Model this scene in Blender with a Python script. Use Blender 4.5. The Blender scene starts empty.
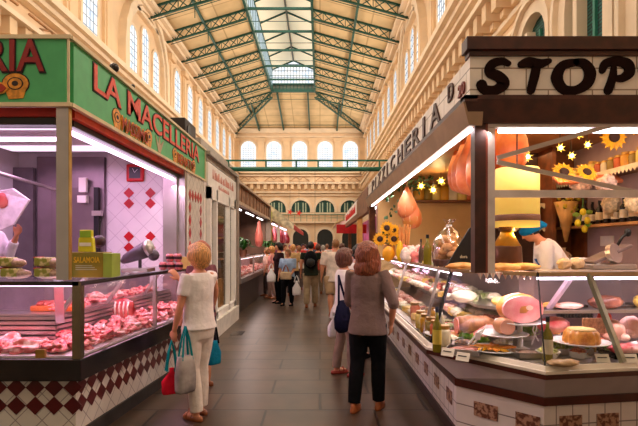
import bpy, bmesh, math, random
from mathutils import Vector, Matrix, noise, Euler
random.seed(7)
PI = math.pi
COL = bpy.context.scene.collection
F, CX, CY, EYE = 480.0, 320.0, 246.0, 1.6
def at(px, py, Y): return Vector(((px-CX)*Y/F, Y, EYE-(py-CY)*Y/F))
def on(px, py, z):
    Y = (EYE-z)*F/(py-CY); return Vector(((px-CX)*Y/F, Y, z))

# ---------------------------------------------------------------- materials
def GC(c,g=1.45): return tuple(x**g for x in c)
MATS = {}
def mat(name, col, rough=.6, metal=0, var=.12, scale=6, bump=0, emis=None, es=0, col2=None, spec=.5, ramp=None):
    if name in MATS: return MATS[name]
    col=GC(col); col2=GC(col2) if col2 else None
    m = bpy.data.materials.new(name); m.use_nodes = True
    nt = m.node_tree; b = nt.nodes['Principled BSDF']
    b.inputs['Roughness'].default_value = rough; b.inputs['Metallic'].default_value = metal
    b.inputs['Specular IOR Level'].default_value = spec
    tc = nt.nodes.new('ShaderNodeTexCoord'); n = nt.nodes.new('ShaderNodeTexNoise')
    n.inputs['Scale'].default_value = scale; n.inputs['Detail'].default_value = 4
    nt.links.new(tc.outputs['Object'], n.inputs['Vector'])
    mx = nt.nodes.new('ShaderNodeValToRGB')
    lo, hi = ramp or (.38, .62)
    mx.color_ramp.elements[0].position = lo; mx.color_ramp.elements[1].position = hi
    a = [max(0, c*(1-var)) for c in col]; c2 = col2 or [min(1, c*(1+var)) for c in col]
    mx.color_ramp.elements[0].color = (*a, 1); mx.color_ramp.elements[1].color = (*c2, 1)
    nt.links.new(n.outputs['Fac'], mx.inputs['Fac']); nt.links.new(mx.outputs['Color'], b.inputs['Base Color'])
    if bump:
        bp = nt.nodes.new('ShaderNodeBump'); bp.inputs['Strength'].default_value = bump; bp.inputs['Distance'].default_value = .02
        nt.links.new(n.outputs['Fac'], bp.inputs['Height']); nt.links.new(bp.outputs['Normal'], b.inputs['Normal'])
    if emis:
        b.inputs['Emission Color'].default_value = (*emis, 1); b.inputs['Emission Strength'].default_value = es
    MATS[name] = m; return m
def brickmat(name, c1, c2, mortar, bw, bh, ms=.01, rot=(0,0,0), rough=.5, offset=.5, bump=.3, nscale=5, nvar=.25, axes=None, spec=.5):
    c1,c2,mortar=GC(c1),GC(c2),GC(mortar)
    m = bpy.data.materials.new(name); m.use_nodes = True
    nt = m.node_tree; b = nt.nodes['Principled BSDF']; b.inputs['Roughness'].default_value = rough
    b.inputs['Specular IOR Level'].default_value = spec
    tc = nt.nodes.new('ShaderNodeTexCoord'); vec = tc.outputs['Object']
    if axes:
        sp = nt.nodes.new('ShaderNodeSeparateXYZ'); cb = nt.nodes.new('ShaderNodeCombineXYZ')
        nt.links.new(vec, sp.inputs[0])
        for i, a in enumerate(axes):
            if a == 'S':
                ad = nt.nodes.new('ShaderNodeMath'); ad.operation = 'ADD'
                nt.links.new(sp.outputs[0], ad.inputs[0]); nt.links.new(sp.outputs[1], ad.inputs[1]); nt.links.new(ad.outputs[0], cb.inputs[i])
            else: nt.links.new(sp.outputs['XYZ'.index(a)], cb.inputs[i])
        vec = cb.outputs[0]
    mp = nt.nodes.new('ShaderNodeMapping'); mp.inputs['Rotation'].default_value = rot
    nt.links.new(vec, mp.inputs['Vector'])
    br = nt.nodes.new('ShaderNodeTexBrick'); br.offset = offset
    br.inputs['Scale'].default_value = 1; br.inputs['Brick Width'].default_value = bw; br.inputs['Row Height'].default_value = bh
    br.inputs['Mortar Size'].default_value = ms; br.inputs['Mortar Smooth'].default_value = .2
    br.inputs['Color1'].default_value = (*c1,1); br.inputs['Color2'].default_value = (*c2,1); br.inputs['Mortar'].default_value = (*mortar,1)
    nt.links.new(mp.outputs[0], br.inputs['Vector'])
    n = nt.nodes.new('ShaderNodeTexNoise'); n.inputs['Scale'].default_value = nscale; n.inputs['Detail'].default_value = 6
    nt.links.new(tc.outputs['Object'], n.inputs['Vector'])
    mr = nt.nodes.new('ShaderNodeMapRange'); mr.inputs['From Min'].default_value = .3; mr.inputs['From Max'].default_value = .7
    mr.inputs['To Min'].default_value = 1-nvar; mr.inputs['To Max'].default_value = 1+nvar
    nt.links.new(n.outputs['Fac'], mr.inputs[0])
    mu = nt.nodes.new('ShaderNodeVectorMath'); mu.operation = 'SCALE'
    nt.links.new(br.outputs['Color'], mu.inputs[0]); nt.links.new(mr.outputs[0], mu.inputs['Scale'])
    nt.links.new(mu.outputs[0], b.inputs['Base Color'])
    bp = nt.nodes.new('ShaderNodeBump'); bp.inputs['Strength'].default_value = bump; bp.inputs['Distance'].default_value = .01; bp.invert = True
    nt.links.new(br.outputs['Fac'], bp.inputs['Height']); nt.links.new(bp.outputs['Normal'], b.inputs['Normal'])
    MATS[name] = m; return m
def glassmat(name, tint=(1,1,1), refl=.08):
    m = bpy.data.materials.new(name); m.use_nodes = True; nt = m.node_tree; nt.nodes.clear()
    o = nt.nodes.new('ShaderNodeOutputMaterial'); t = nt.nodes.new('ShaderNodeBsdfTransparent'); g = nt.nodes.new('ShaderNodeBsdfGlossy')
    t.inputs[0].default_value = (*tint,1); g.inputs['Roughness'].default_value = .03
    lw = nt.nodes.new('ShaderNodeLayerWeight'); lw.inputs[0].default_value = .25
    mr = nt.nodes.new('ShaderNodeMapRange'); mr.inputs['To Min'].default_value = refl*.5; mr.inputs['To Max'].default_value = min(.6, refl*5)
    mx = nt.nodes.new('ShaderNodeMixShader')
    nt.links.new(lw.outputs['Fresnel'], mr.inputs[0]); nt.links.new(mr.outputs[0], mx.inputs[0])
    nt.links.new(t.outputs[0], mx.inputs[1]); nt.links.new(g.outputs[0], mx.inputs[2]); nt.links.new(mx.outputs[0], o.inputs[0])
    MATS[name] = m; return m
def emat(name, col, s):
    m = bpy.data.materials.new(name); m.use_nodes = True; nt = m.node_tree; nt.nodes.clear()
    o = nt.nodes.new('ShaderNodeOutputMaterial'); e = nt.nodes.new('ShaderNodeEmission')
    e.inputs[0].default_value = (*col,1); e.inputs[1].default_value = s
    nt.links.new(e.outputs[0], o.inputs[0]); MATS[name] = m; return m

# ---------------------------------------------------------------- mesh builder
class MB:
    def __init__(s): s.bm = bmesh.new(); s.mi = 0
    def _f(s, vs):
        try: f = s.bm.faces.new(vs); f.material_index = s.mi; return f
        except ValueError: return None
    def v(s, p): return s.bm.verts.new(p)
    def hexa(s, P):  # 8 pts: bottom 4 ccw, top 4
        v = [s.v(p) for p in P]
        for q in ((3,2,1,0),(4,5,6,7),(0,1,5,4),(1,2,6,5),(2,3,7,6),(3,0,4,7)): s._f([v[i] for i in q])
        return s
    def box(s, x0,x1,y0,y1,z0,z1):
        if x0>x1: x0,x1=x1,x0
        if y0>y1: y0,y1=y1,y0
        return s.hexa([(x0,y0,z0),(x1,y0,z0),(x1,y1,z0),(x0,y1,z0),(x0,y0,z1),(x1,y0,z1),(x1,y1,z1),(x0,y1,z1)])
    def obox(s, c, size, rot=(0,0,0)):
        M = Matrix.Translation(c) @ Euler(rot).to_matrix().to_4x4(); a,b,d = [q/2 for q in size]
        return s.hexa([M@Vector(p) for p in ((-a,-b,-d),(a,-b,-d),(a,b,-d),(-a,b,-d),(-a,-b,d),(a,-b,d),(a,b,d),(-a,b,d))])
    def bar(s, p0, p1, w, h=None, up=(0,0,1)):
        p0=Vector(p0); p1=Vector(p1); h=h or w; d=(p1-p0).normalized(); u=Vector(up)
        if abs(d.dot(u))>.98: u=Vector((0,1,0))
        r=d.cross(u).normalized(); u=r.cross(d).normalized(); P=[]
        for p in (p0,p1):
            P.append([p-r*w/2-u*h/2, p+r*w/2-u*h/2, p+r*w/2+u*h/2, p-r*w/2+u*h/2])
        v=[s.v(q) for q in P[0]+P[1]]
        for q in ((3,2,1,0),(4,5,6,7),(0,1,5,4),(1,2,6,5),(2,3,7,6),(3,0,4,7)): s._f([v[i] for i in q])
        return s
    def rings(s, R, caps=True):
        V=[[s.v(p) for p in r] for r in R]; n=len(R[0])
        for a,b in zip(V,V[1:]):
            for i in range(n): s._f([a[i],a[(i+1)%n],b[(i+1)%n],b[i]])
        if caps: s._f(V[0][::-1]); s._f(V[-1])
        return s
    def tube(s, pts, r, n=8, caps=True):
        pts=[Vector(p) for p in pts]; R=[]
        rs = r if isinstance(r,(list,tuple)) else [r]*len(pts)
        prev=None
        for i,p in enumerate(pts):
            d=(pts[min(i+1,len(pts)-1)]-pts[max(i-1,0)]).normalized()
            u=Vector((0,0,1)) if abs(d.z)<.9 else Vector((0,1,0))
            if prev is not None:
                a = prev - d*prev.dot(d)
                if a.length>1e-4: a.normalize()
                else: a=d.cross(u).normalized()
            else: a=d.cross(u).normalized()
            prev=a; b=d.cross(a)
            R.append([p+a*math.cos(2*PI*k/n)*rs[i]+b*math.sin(2*PI*k/n)*rs[i] for k in range(n)])
        return s.rings(R,caps)
    def lathe(s, prof, c=(0,0,0), n=20, sx=1, sy=1):
        R=[[(c[0]+math.cos(2*PI*k/n)*r*sx, c[1]+math.sin(2*PI*k/n)*r*sy, c[2]+z) for k in range(n)] for r,z in prof]
        return s.rings(R)
    def ell(s, c, r, rot=(0,0,0), amp=0, fr=3, seed=0, sub=3):
        M=Matrix.Translation(c)@Euler(rot).to_matrix().to_4x4()
        ret=bmesh.ops.create_icosphere(s.bm, subdivisions=sub, radius=1)
        for v in ret['verts']:
            k=1+amp*noise.noise(v.co*fr+Vector((seed*3.7,seed*1.3,seed)))
            v.co=M@Vector((v.co.x*r[0]*k,v.co.y*r[1]*k,v.co.z*r[2]*k))
        for v in ret['verts']:
            for f in v.link_faces: f.material_index=s.mi
        return s
    def prism(s, poly, z0, z1):
        a=[s.v((p[0],p[1],z0)) for p in poly]; b=[s.v((p[0],p[1],z1)) for p in poly]; n=len(poly)
        s._f(a[::-1]); s._f(b)
        for i in range(n): s._f([a[i],a[(i+1)%n],b[(i+1)%n],b[i]])
        return s
    def ext(s, pts, d):   # arbitrary planar polygon extruded by vector d
        d=Vector(d); a=[s.v(p) for p in pts]; b=[s.v(Vector(p)+d) for p in pts]; n=len(pts)
        s._f(a[::-1]); s._f(b)
        for i in range(n): s._f([a[i],a[(i+1)%n],b[(i+1)%n],b[i]])
        return s
    def build(s, name, m, parent=None, loc=None, smooth=False, bevel=0, world=False, rot=None):
        bmesh.ops.recalc_face_normals(s.bm, faces=s.bm.faces)
        if world and parent is not None:
            L=parent.location if parent.parent is None else parent.location+parent.parent.location
            bmesh.ops.translate(s.bm, verts=s.bm.verts, vec=-L)
        if world and parent is None and loc is not None:
            bmesh.ops.translate(s.bm, verts=s.bm.verts, vec=-Vector(loc))
        me=bpy.data.meshes.new(name); s.bm.to_mesh(me); s.bm.free()
        for q in (m if isinstance(m,(list,tuple)) else [m]): me.materials.append(q)
        if smooth:
            for p in me.polygons: p.use_smooth=True
        o=bpy.data.objects.new(name, me); COL.objects.link(o)
        if parent: o.parent=parent
        if loc is not None: o.location=loc
        if rot is not None: o.rotation_euler=rot
        if bevel:
            b=o.modifiers.new('bevel','BEVEL'); b.width=bevel; b.segments=2; b.limit_method='ANGLE'
        return o
def tag(o, label, cat, group=None, kind=None):
    o['label']=label; o['category']=cat
    if group: o['group']=group
    if kind: o['kind']=kind
    return o
def thing(name, label, cat, loc=(0,0,0), rz=0, group=None):
    o=bpy.data.objects.new(name,None); COL.objects.link(o); o.location=loc; o.rotation_euler=(0,0,rz); o.empty_display_size=.1
    return tag(o,label,cat,group)
def struct(o): o['kind']='structure'; return o
KIDS={}
def dup(root, loc, rz=0, sc=None, label=None, group=None, rot=None):
    r=root.copy(); COL.objects.link(r); r.location=loc; r.rotation_euler=rot or (0,0,rz)
    if sc is not None: r.scale=(sc,)*3 if isinstance(sc,(int,float)) else sc
    if label: r['label']=label
    if group: r['group']=group
    def rec(a,b):
        for ch in [o for o in bpy.data.objects if o.parent==a]:
            c=ch.copy(); COL.objects.link(c); c.parent=b; rec(ch,c)
    rec(root,r)
    return r
class Rep:   # first call moves the source itself, later ones copy it
    def __init__(s, root): s.root=root; s.used=False
    def put(s, loc, rz=0, sc=None, label=None, group=None, rot=None):
        if not s.used:
            s.used=True; o=s.root; o.location=loc; o.rotation_euler=rot or (0,0,rz)
            if sc is not None: o.scale=(sc,)*3 if isinstance(sc,(int,float)) else sc
            if label: o['label']=label
            if group: o['group']=group
            return o
        return dup(s.root, loc, rz, sc, label, group, rot)
def text(name, body, m, parent, width, height, origin, rot, bold=.02, depth=.006, shear=0, world=True):
    cu=bpy.data.curves.new(name,'FONT'); cu.body=body; cu.size=1; cu.extrude=.01; cu.offset=bold; cu.shear=shear; cu.resolution_u=3
    t=bpy.data.objects.new(name,cu); COL.objects.link(t); bpy.context.view_layer.update()
    me=bpy.data.meshes.new_from_object(t.evaluated_get(bpy.context.evaluated_depsgraph_get()))
    bpy.data.objects.remove(t)
    xs=[v.co.x for v in me.vertices]; ys=[v.co.y for v in me.vertices]
    x0,x1,y0,y1=min(xs),max(xs),min(ys),max(ys)
    M=Euler(rot).to_matrix()
    L=Vector((0,0,0))
    if world and parent is not None: L=parent.location if parent.parent is None else parent.location+parent.parent.location
    for v in me.vertices:
        p=Vector(((v.co.x-x0)/(x1-x0)*width,(v.co.y-y0)/(y1-y0)*height,v.co.z/.01*depth/2))
        v.co=M@p+Vector(origin)-L
    me.materials.clear(); me.materials.append(m)
    o=bpy.data.objects.new(name,me); COL.objects.link(o); o.parent=parent; return o
RX=(PI/2,0,0); RL=(PI/2,0,PI/2); RR=(PI/2,0,-PI/2)

# palette
PLASTER=mat('plaster_cream',(.91,.73,.53),.85,var=.07,scale=1.2,bump=.1)
PLASTER2=mat('plaster_light',(.95,.82,.66),.85,var=.05,scale=2)
ROOF=brickmat('roof_boards',(.74,.58,.36),(.79,.63,.41),(.60,.45,.27),1.1,2.33,.035,rough=.8,offset=0,nscale=1.3,nvar=.12,bump=.2,axes='YXZ')
GREEN_IRON=mat('green_iron',(.05,.17,.13),.5,.3)
STEEL=mat('brushed_steel',(.62,.58,.56),.28,.9,var=.08,scale=3)
DSTEEL=mat('dark_steel',(.13,.115,.11),.22,.75,var=.15,scale=4)
BRASS=mat('brass_edge',(.65,.45,.18),.3,.9,var=.1)
ALU=mat('aluminium',(.62,.56,.52),.4,.6,var=.05)
WHITEP=mat('white_paint',(.95,.91,.86),.5,var=.04)
SIGNG=mat('sign_green',(.17,.56,.27),.5,var=.05,scale=10)
REDL=mat('letter_red',(.80,.12,.04),.5,var=.15,scale=20)
INK=mat('dark_outline',(.05,.02,.015),.6)
CREAM=mat('cream_trim',(.82,.70,.50),.6,var=.06)
REDP=mat('red_paint',(.60,.05,.02),.5)
DBROWN=mat('dark_brown_wood',(.14,.05,.03),.45,var=.3,scale=9)
MBROWN=mat('brown_wood',(.32,.14,.05),.5,var=.3,scale=7)
LWOOD=mat('light_wood',(.60,.36,.16),.55,var=.2,scale=5)
GLASS=glassmat('clear_glass',(.98,.985,.98),.035)
GLASSD=glassmat('edge_glass',(.88,.94,.92),.06)
WHITE=mat('white_ceramic',(.85,.83,.82),.25,var=.02)
TUBE=emat('tube_lamp',(1,.88,.92),7.0)
TUBEP=emat('pink_tube_lamp',(1,.70,.95),5.0)
PLASTIC=mat('white_plastic',(.85,.82,.80),.35,var=.05,scale=30)
BLACK=mat('black_matte',(.015,.014,.014),.5)
LANT,WINL,WINR,FARW,EXPO=850,1000,1400,80,0.08
# ================================================================ HALL
XL, XR, YF, YB, ZC = -7.1, 3.78, 40.0, -5.0, 11.3
FLOORM=brickmat('stone_paving',(.135,.090,.060),(.175,.120,.082),(.045,.03,.02),1.05,.52,.014,rough=.33,nscale=2.2,nvar=.4,bump=.5)
struct(MB().box(XL-.3,XR+1.8,YB,YF+.3,-.2,0).build('floor',FLOORM))
gw=MB(); gw.box(-1.62,-1.40,8.6,9.0,-.005,.004); gw.build('drain_cover',DSTEEL)
tag(bpy.data.objects['drain_cover'],'small dark drain plate in the paving beside the white shop front','drain cover')
WALLM=mat('wall_plaster',(.93,.76,.57),.9,var=.06,scale=.9,bump=.06)
struct(MB().box(XL-.3,XL,YB,YF+.3,0,ZC).build('wall_left',WALLM))
struct(MB().box(XR+1.5,XR+1.8,YB,6.4,0,4.0).build('wall_right_lower',WALLM))
struct(MB().box(XR,XR+.3,YB,YF+.3,0,ZC).build('wall_right',WALLM))
struct(MB().box(XL,XR,YF,YF+.3,0,ZC).build('wall_far',WALLM))
bpy.data.objects.remove(bpy.data.objects['wall_right_lower'])
mL=lambda u,v,d:(XL+d,u,v)
mR=lambda u,v,d:(XR-d,u,v)
mF=lambda u,v,d:(u,YF-d,v)
def wbox(mb,m,u0,u1,v0,v1,d0,d1):
    P=[m(u,v,d) for v in (v0,v1) for u,d in ((u0,d0),(u1,d0),(u1,d1),(u0,d1))]
    return mb.hexa(P)
def arch_pts(u,v0,vs,r,n=10):
    return [(u-r,v0)]+[(u-r*math.cos(PI*k/n),vs+r*math.sin(PI*k/n)) for k in range(n+1)]+[(u+r,v0)]
def arch_fill(mb,m,u,v0,vs,w,d0,d1):
    pts=arch_pts(u,v0,vs,w/2); a=[mb.v(m(p[0],p[1],d0)) for p in pts]; b=[mb.v(m(p[0],p[1],d1)) for p in pts]; n=len(pts)
    mb._f(a); mb._f(b[::-1])
    for i in range(n): mb._f([a[i],b[i],b[(i+1)%n],a[(i+1)%n]])
def arch_band(mb,m,u,v0,vs,w,t,d0,d1,jamb=True,n=10):
    A=arch_pts(u,v0,vs,w/2,n); B=arch_pts(u,v0,vs,w/2+t,n)
    if not jamb: A=A[1:-1]; B=B[1:-1]
    for i in range(len(A)-1):
        P=[m(*A[i],d0),m(*A[i+1],d0),m(*B[i+1],d0),m(*B[i],d0),m(*A[i],d1),m(*A[i+1],d1),m(*B[i+1],d1),m(*B[i],d1)]
        mb.hexa(P)
def add_pane_mat():
    m=bpy.data.materials.new('daylit_window_glass'); m.use_nodes=True; nt=m.node_tree; nt.nodes.clear()
    o=nt.nodes.new('ShaderNodeOutputMaterial'); e=nt.nodes.new('ShaderNodeEmission'); n=nt.nodes.new('ShaderNodeTexNoise')
    n.inputs['Scale'].default_value=3; r=nt.nodes.new('ShaderNodeValToRGB')
    r.color_ramp.elements[0].color=(.72,.86,1,1); r.color_ramp.elements[1].color=(1,.98,.95,1)
    r.color_ramp.elements[0].position=.35; r.color_ramp.elements[1].position=.55
    tc=nt.nodes.new('ShaderNodeTexCoord'); nt.links.new(tc.outputs['Object'],n.inputs['Vector']); nt.links.new(n.outputs['Fac'],r.inputs[0])
    nt.links.new(r.outputs[0],e.inputs[0]); e.inputs[1].default_value=WIN_E; nt.links.new(e.outputs[0],o.inputs[0]); return m
WIN_E=1.25
PANE=add_pane_mat()
MULL=mat('window_bars',(.45,.50,.58),.6)
WN=[0]
def window(m,u,v0,vs,w,frame=.12,nb=3,nh=6):
    WN[0]+=1
    fr=MB(); arch_band(fr,m,u,v0,vs,w,frame,0,.08); wbox(fr,m,u-w/2-frame-.05,u+w/2+frame+.05,v0-.14,v0,0,.22)
    f=struct(fr.build('window_%d'%WN[0],PLASTER2))
    p=MB(); arch_fill(p,m,u,v0,vs,w,.02,.05); p.build('pane',PANE,f)
    b=MB()
    for k in range(1,nb+1):
        x=u-w/2+w*k/(nb+1); top=vs+math.sqrt(max(0,(w/2)**2-(x-u)**2))
        wbox(b,m,x-.010,x+.010,v0,top,.05,.065)
    for k in range(1,nh+1):
        z=v0+(vs-v0)*k/nh; wbox(b,m,u-w/2,u+w/2,z-.010,z+.010,.05,.065)
    b.build('glazing_bars',MULL,f)
TN=[0]
def trim(mb,mtl=None):
    TN[0]+=1; return struct(mb.build('trim_%d'%TN[0],mtl or PLASTER))
# side walls
singles=[5.6,8.0,10.3,12.4,14.7]+[23.7,26.0,28.3,30.6,32.9,35.2,37.5]
for m,sd in ((mL,0),(mR,1)):
    for u in singles: window(m,u,7.95,9.75,.95)
    for u,t in ((18.1,9.55),(19.35,10.0),(20.6,9.55)): window(m,u,7.95,t,.72,frame=.09,nb=2)
    t=MB()
    arch_band(t,m,19.35,7.8,8.9,4.4,.28,0,.28); arch_band(t,m,19.35,7.8,8.9,4.0,.16,0,.2)
    trim(t,PLASTER2)
    t=MB()   # pilasters between the windows
    for u in [4.4,6.8,9.15,11.35,13.55,15.9,22.6,24.85,27.15,29.45,31.75,34.05,36.35,38.7]:
        wbox(t,m,u-.28,u+.28,7.8,10.45,0,.10); wbox(t,m,u-.36,u+.36,10.3,10.55,0,.24); wbox(t,m,u-.18,u+.18,8.1,10.2,.10,.14)
    trim(t,PLASTER)
    t=MB()   # top cornice
    wbox(t,m,YB,YF,10.62,10.75,0,.2); wbox(t,m,YB,YF,10.95,11.12,0,.35); wbox(t,m,YB,YF,11.12,11.3,0,.55)
    trim(t,PLASTER2)
    t=MB()   # sill cornice, frieze mouldings
    wbox(t,m,YB,YF,7.62,7.8,0,.5); wbox(t,m,YB,YF,7.48,7.62,0,.36); wbox(t,m,YB,YF,7.36,7.48,0,.22)
    wbox(t,m,YB,YF,6.72,6.82,0,.34); wbox(t,m,YB,YF,6.60,6.72,0,.48); wbox(t,m,YB,YF,5.98,6.08,0,.12); wbox(t,m,YB,YF,5.7,5.78,0,.08)
    trim(t,PLASTER2)
    t=MB(); y=2.0
    while y<YF-.2:
        wbox(t,m,y,y+.26,6.22,6.6,0,.38); wbox(t,m,y+.04,y+.22,6.08,6.22,0,.22); y+=.56
    trim(t,PLASTER)
    t=MB(); y=3.3
    while y<YF-1:    # diamond panels in the frieze
        wbox(t,m,y-.95,y+.95,6.9,6.94,0,.05); wbox(t,m,y-.95,y+.95,7.22,7.26,0,.05)
        for a,b in (((y-.5,7.08),(y,7.24)),((y,7.24),(y+.5,7.08)),((y+.5,7.08),(y,6.92)),((y,6.92),(y-.5,7.08))):
            t.bar(m(*a,.03),m(*b,.03),.04,.04)
        y+=2.33
    trim(t,mat('frieze_lines',(.62,.40,.24),.8))
    GS=brickmat('green_shutter',(.05,.20,.17),(.07,.27,.22),(.012,.05,.045),.35,.05,.012,rough=.6,axes='SZX') if 'green_shutter' not in MATS else MATS['green_shutter']
    u=4.9
    while u<39.5:
        WN[0]+=1; fr=MB(); arch_band(fr,m,u,3.6,5.0,1.0,.2,0,.22); arch_band(fr,m,u,3.6,5.0,1.4,.08,0,.30)
        wbox(fr,m,u+.20,u+.30,3.6,5.3,0,.2); wbox(fr,m,u-.30,u-.24,3.6,5.3,0,.1)
        f=struct(fr.build('window_%d'%WN[0],PLASTER2)); p=MB(); arch_fill(p,m,u,3.6,5.0,1.0,.01,.05); p.build('shutter',GS,f)
        b=MB(); wbox(b,m,u-.05,u+.0,3.6,5.25,.05,.09); b.build('shutter_bar',mat('green_paint',(.10,.36,.28),.5),f)
        u+=1.6
    t=MB(); wbox(t,m,YB,YF,3.45,3.6,0,.3); u=4.1
    while u<39.5: wbox(t,m,u-.1,u+.1,3.6,4.95,0,.16); u+=1.6
    trim(t,PLASTER)
# far wall
fx=[(x-CX)*YF/F for x in (248.5,274,299.7,325,350.3)]
for u in fx: window(mF,u,8.05,9.7,1.25,frame=.16,nb=5,nh=10)
t=MB()
for u in [fx[0]-1.06]+[x+1.06 for x in fx]:
    wbox(t,mF,u-.28,u+.28,8.0,10.45,0,.16); wbox(t,mF,u-.36,u+.36,10.3,10.55,0,.25)
trim(t,PLASTER)
t=MB()
wbox(t,mF,XL,XR,10.62,10.75,0,.2); wbox(t,mF,XL,XR,10.95,11.3,0,.45)
wbox(t,mF,XL,XR,7.62,7.8,0,.4); wbox(t,mF,XL,XR,7.4,7.5,0,.2); wbox(t,mF,XL,XR,6.72,6.9,0,.5)
wbox(t,mF,XL,XR,6.0,6.1,0,.3); wbox(t,mF,XL,XR,5.78,5.86,0,.2); wbox(t,mF,XL,XR,4.25,4.36,0,.2); wbox(t,mF,XL,XR,3.5,3.62,0,.45)
trim(t,PLASTER2)
t=MB(); x=XL+.2
while x<XR-.2: wbox(t,mF,x,x+.26,6.3,6.72,0,.4); x+=.56
trim(t,PLASTER)
t=MB()
for u in fx:
    wbox(t,mF,u-.85,u+.85,6.98,7.02,0,.04); wbox(t,mF,u-.85,u+.85,7.34,7.38,0,.04)
    for a,b in (((u-.8,7.0),(u-.3,7.36)),((u-.3,7.36),(u,7.1)),((u,7.1),(u+.3,7.36)),((u+.3,7.36),(u+.8,7.0))): t.bar(mF(*a,.03),mF(*b,.03),.04,.04)
trim(t,MATS['frieze_lines'])
gx=[(x-CX)*YF/F for x in (252,276.7,300.7,325,349.8)]
GP=MATS['green_paint']; PG=mat('pale_shutter',(.62,.70,.56),.6)
for u in gx:
    WN[0]+=1; fr=MB(); arch_band(fr,mF,u,4.4,4.62,1.56,.22,0,.2)
    f=struct(fr.build('window_%d'%WN[0],PLASTER2)); p=MB(); arch_fill(p,mF,u,4.4,4.62,1.56,.01,.04); p.build('shutter',MATS['green_shutter'],f)
    b=MB()
    for k in (-.42,-.2,.2,.42): wbox(b,mF,u+k-.05,u+k+.05,4.4,5.2,.04,.09)
    b.build('shutter_bars',PG,f)
    fr=MB(); arch_band(fr,mF,u,0,2.35,1.3,.2,0,.2); d=struct(fr.build('door_%d'%(gx.index(u)+1),PLASTER2))
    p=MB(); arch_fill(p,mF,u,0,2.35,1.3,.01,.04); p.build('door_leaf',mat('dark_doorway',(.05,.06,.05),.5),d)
t=MB(); wbox(t,mF,XL,XR,4.18,4.22,.4,.45); wbox(t,mF,XL,XR,3.9,3.93,.4,.45); x=XL
while x<XR: wbox(t,mF,x,x+.03,3.6,4.2,.4,.44); x+=.5
tag(t.build('balcony_railing',mat('railing_green',(.12,.35,.28),.5)),'thin green balcony railing along the far end wall under the arched windows','railing')

# ---------------------------------------------------------------- ROOF
SXL, SXR, SZ, SY, RIDX = -3.35, -.36, 12.45, 33.6, -1.855
LZ, LRZ = 13.95, 14.6
struct(MB().ext([(XL,YB,ZC),(SXL,YB,SZ),(SXL,SY,SZ),(XL,YF,ZC)],(0,0,.12)).build('ceiling_left',ROOF))
struct(MB().ext([(XR,YB,ZC),(XR,YF,ZC),(SXR,SY,SZ),(SXR,YB,SZ)],(0,0,.12)).build('ceiling_right',ROOF))
struct(MB().ext([(XL,YF,ZC),(SXL,SY,SZ),(SXR,SY,SZ),(XR,YF,ZC)],(0,0,.12)).build('ceiling_far',brickmat('roof_boards_far',(.74,.58,.36),(.79,.63,.41),(.60,.45,.27),2.1,1.1,.035,rough=.8,offset=0,nscale=1.3,nvar=.12,bump=.2)))
LCREAM=mat('lantern_lining',(.93,.84,.66),.7,var=.03,scale=1,emis=(1,.86,.62),es=.30)  # faint warm emission stands in for daylight through the cream panels
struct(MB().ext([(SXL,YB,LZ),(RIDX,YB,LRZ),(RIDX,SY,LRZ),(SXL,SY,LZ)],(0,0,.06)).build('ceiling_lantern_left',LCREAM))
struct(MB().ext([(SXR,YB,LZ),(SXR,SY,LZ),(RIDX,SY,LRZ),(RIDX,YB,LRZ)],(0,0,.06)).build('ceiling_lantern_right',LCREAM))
# lantern side glazing and end glazing
for x in (SXL,SXR):
    WN[0]+=1; g=MB(); g.box(x-.02,x+.02,YB,SY,SZ+.12,LZ); f=struct(g.build('window_%d'%WN[0],emat('lantern_side_glass%d'%WN[0],(.80,.93,1),.85)))
    b=MB(); y=YB
    while y<SY: b.box(x-.045,x+.045,y-.02,y+.02,SZ,LZ); y+=.582
    b.box(x-.06,x+.06,YB,SY,SZ,SZ+.18); b.box(x-.06,x+.06,YB,SY,LZ-.1,LZ); b.build('glazing_bars',GREEN_IRON,f)
WN[0]+=1; g=MB(); g.ext([(SXL,SY,SZ+.5),(SXR,SY,SZ+.5),(SXR,SY,LZ),(RIDX,SY,LRZ),(SXL,SY,LZ)],(0,.05,0)); f=struct(g.build('window_%d'%WN[0],PANE))
b=MB()
for k in range(1,14): 
    x=SXL+(SXR-SXL)*k/14; b.box(x-.018,x+.018,SY-.05,SY,SZ+.5,LZ+.35)
for z in (SZ+.95,SZ+1.4,SZ+1.85): b.box(SXL,SXR,SY-.05,SY,z-.02,z+.02)
b.build('glazing_bars',MULL,f)
b=MB(); b.box(SXL,SXR,SY-.15,SY+.05,SZ-.1,SZ+.08); b.box(SXL,SXR,SY-.15,SY+.05,SZ+.42,SZ+.5)
for k in range(12): 
    x=SXL+(SXR-SXL)*k/12; b.box(x,x+.05,SY-.1,SY,SZ+.08,SZ+.42)
b.mi=1; b.box(SXL+.02,SXR-.02,SY,SY+.04,SZ+.08,SZ+.42)
tag(b.build('lantern_end_beam',[GREEN_IRON,mat('beam_louvre',(.30,.30,.24),.6)]),'dark green slatted iron beam below the glazed far end of the roof lantern','beam')
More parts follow.
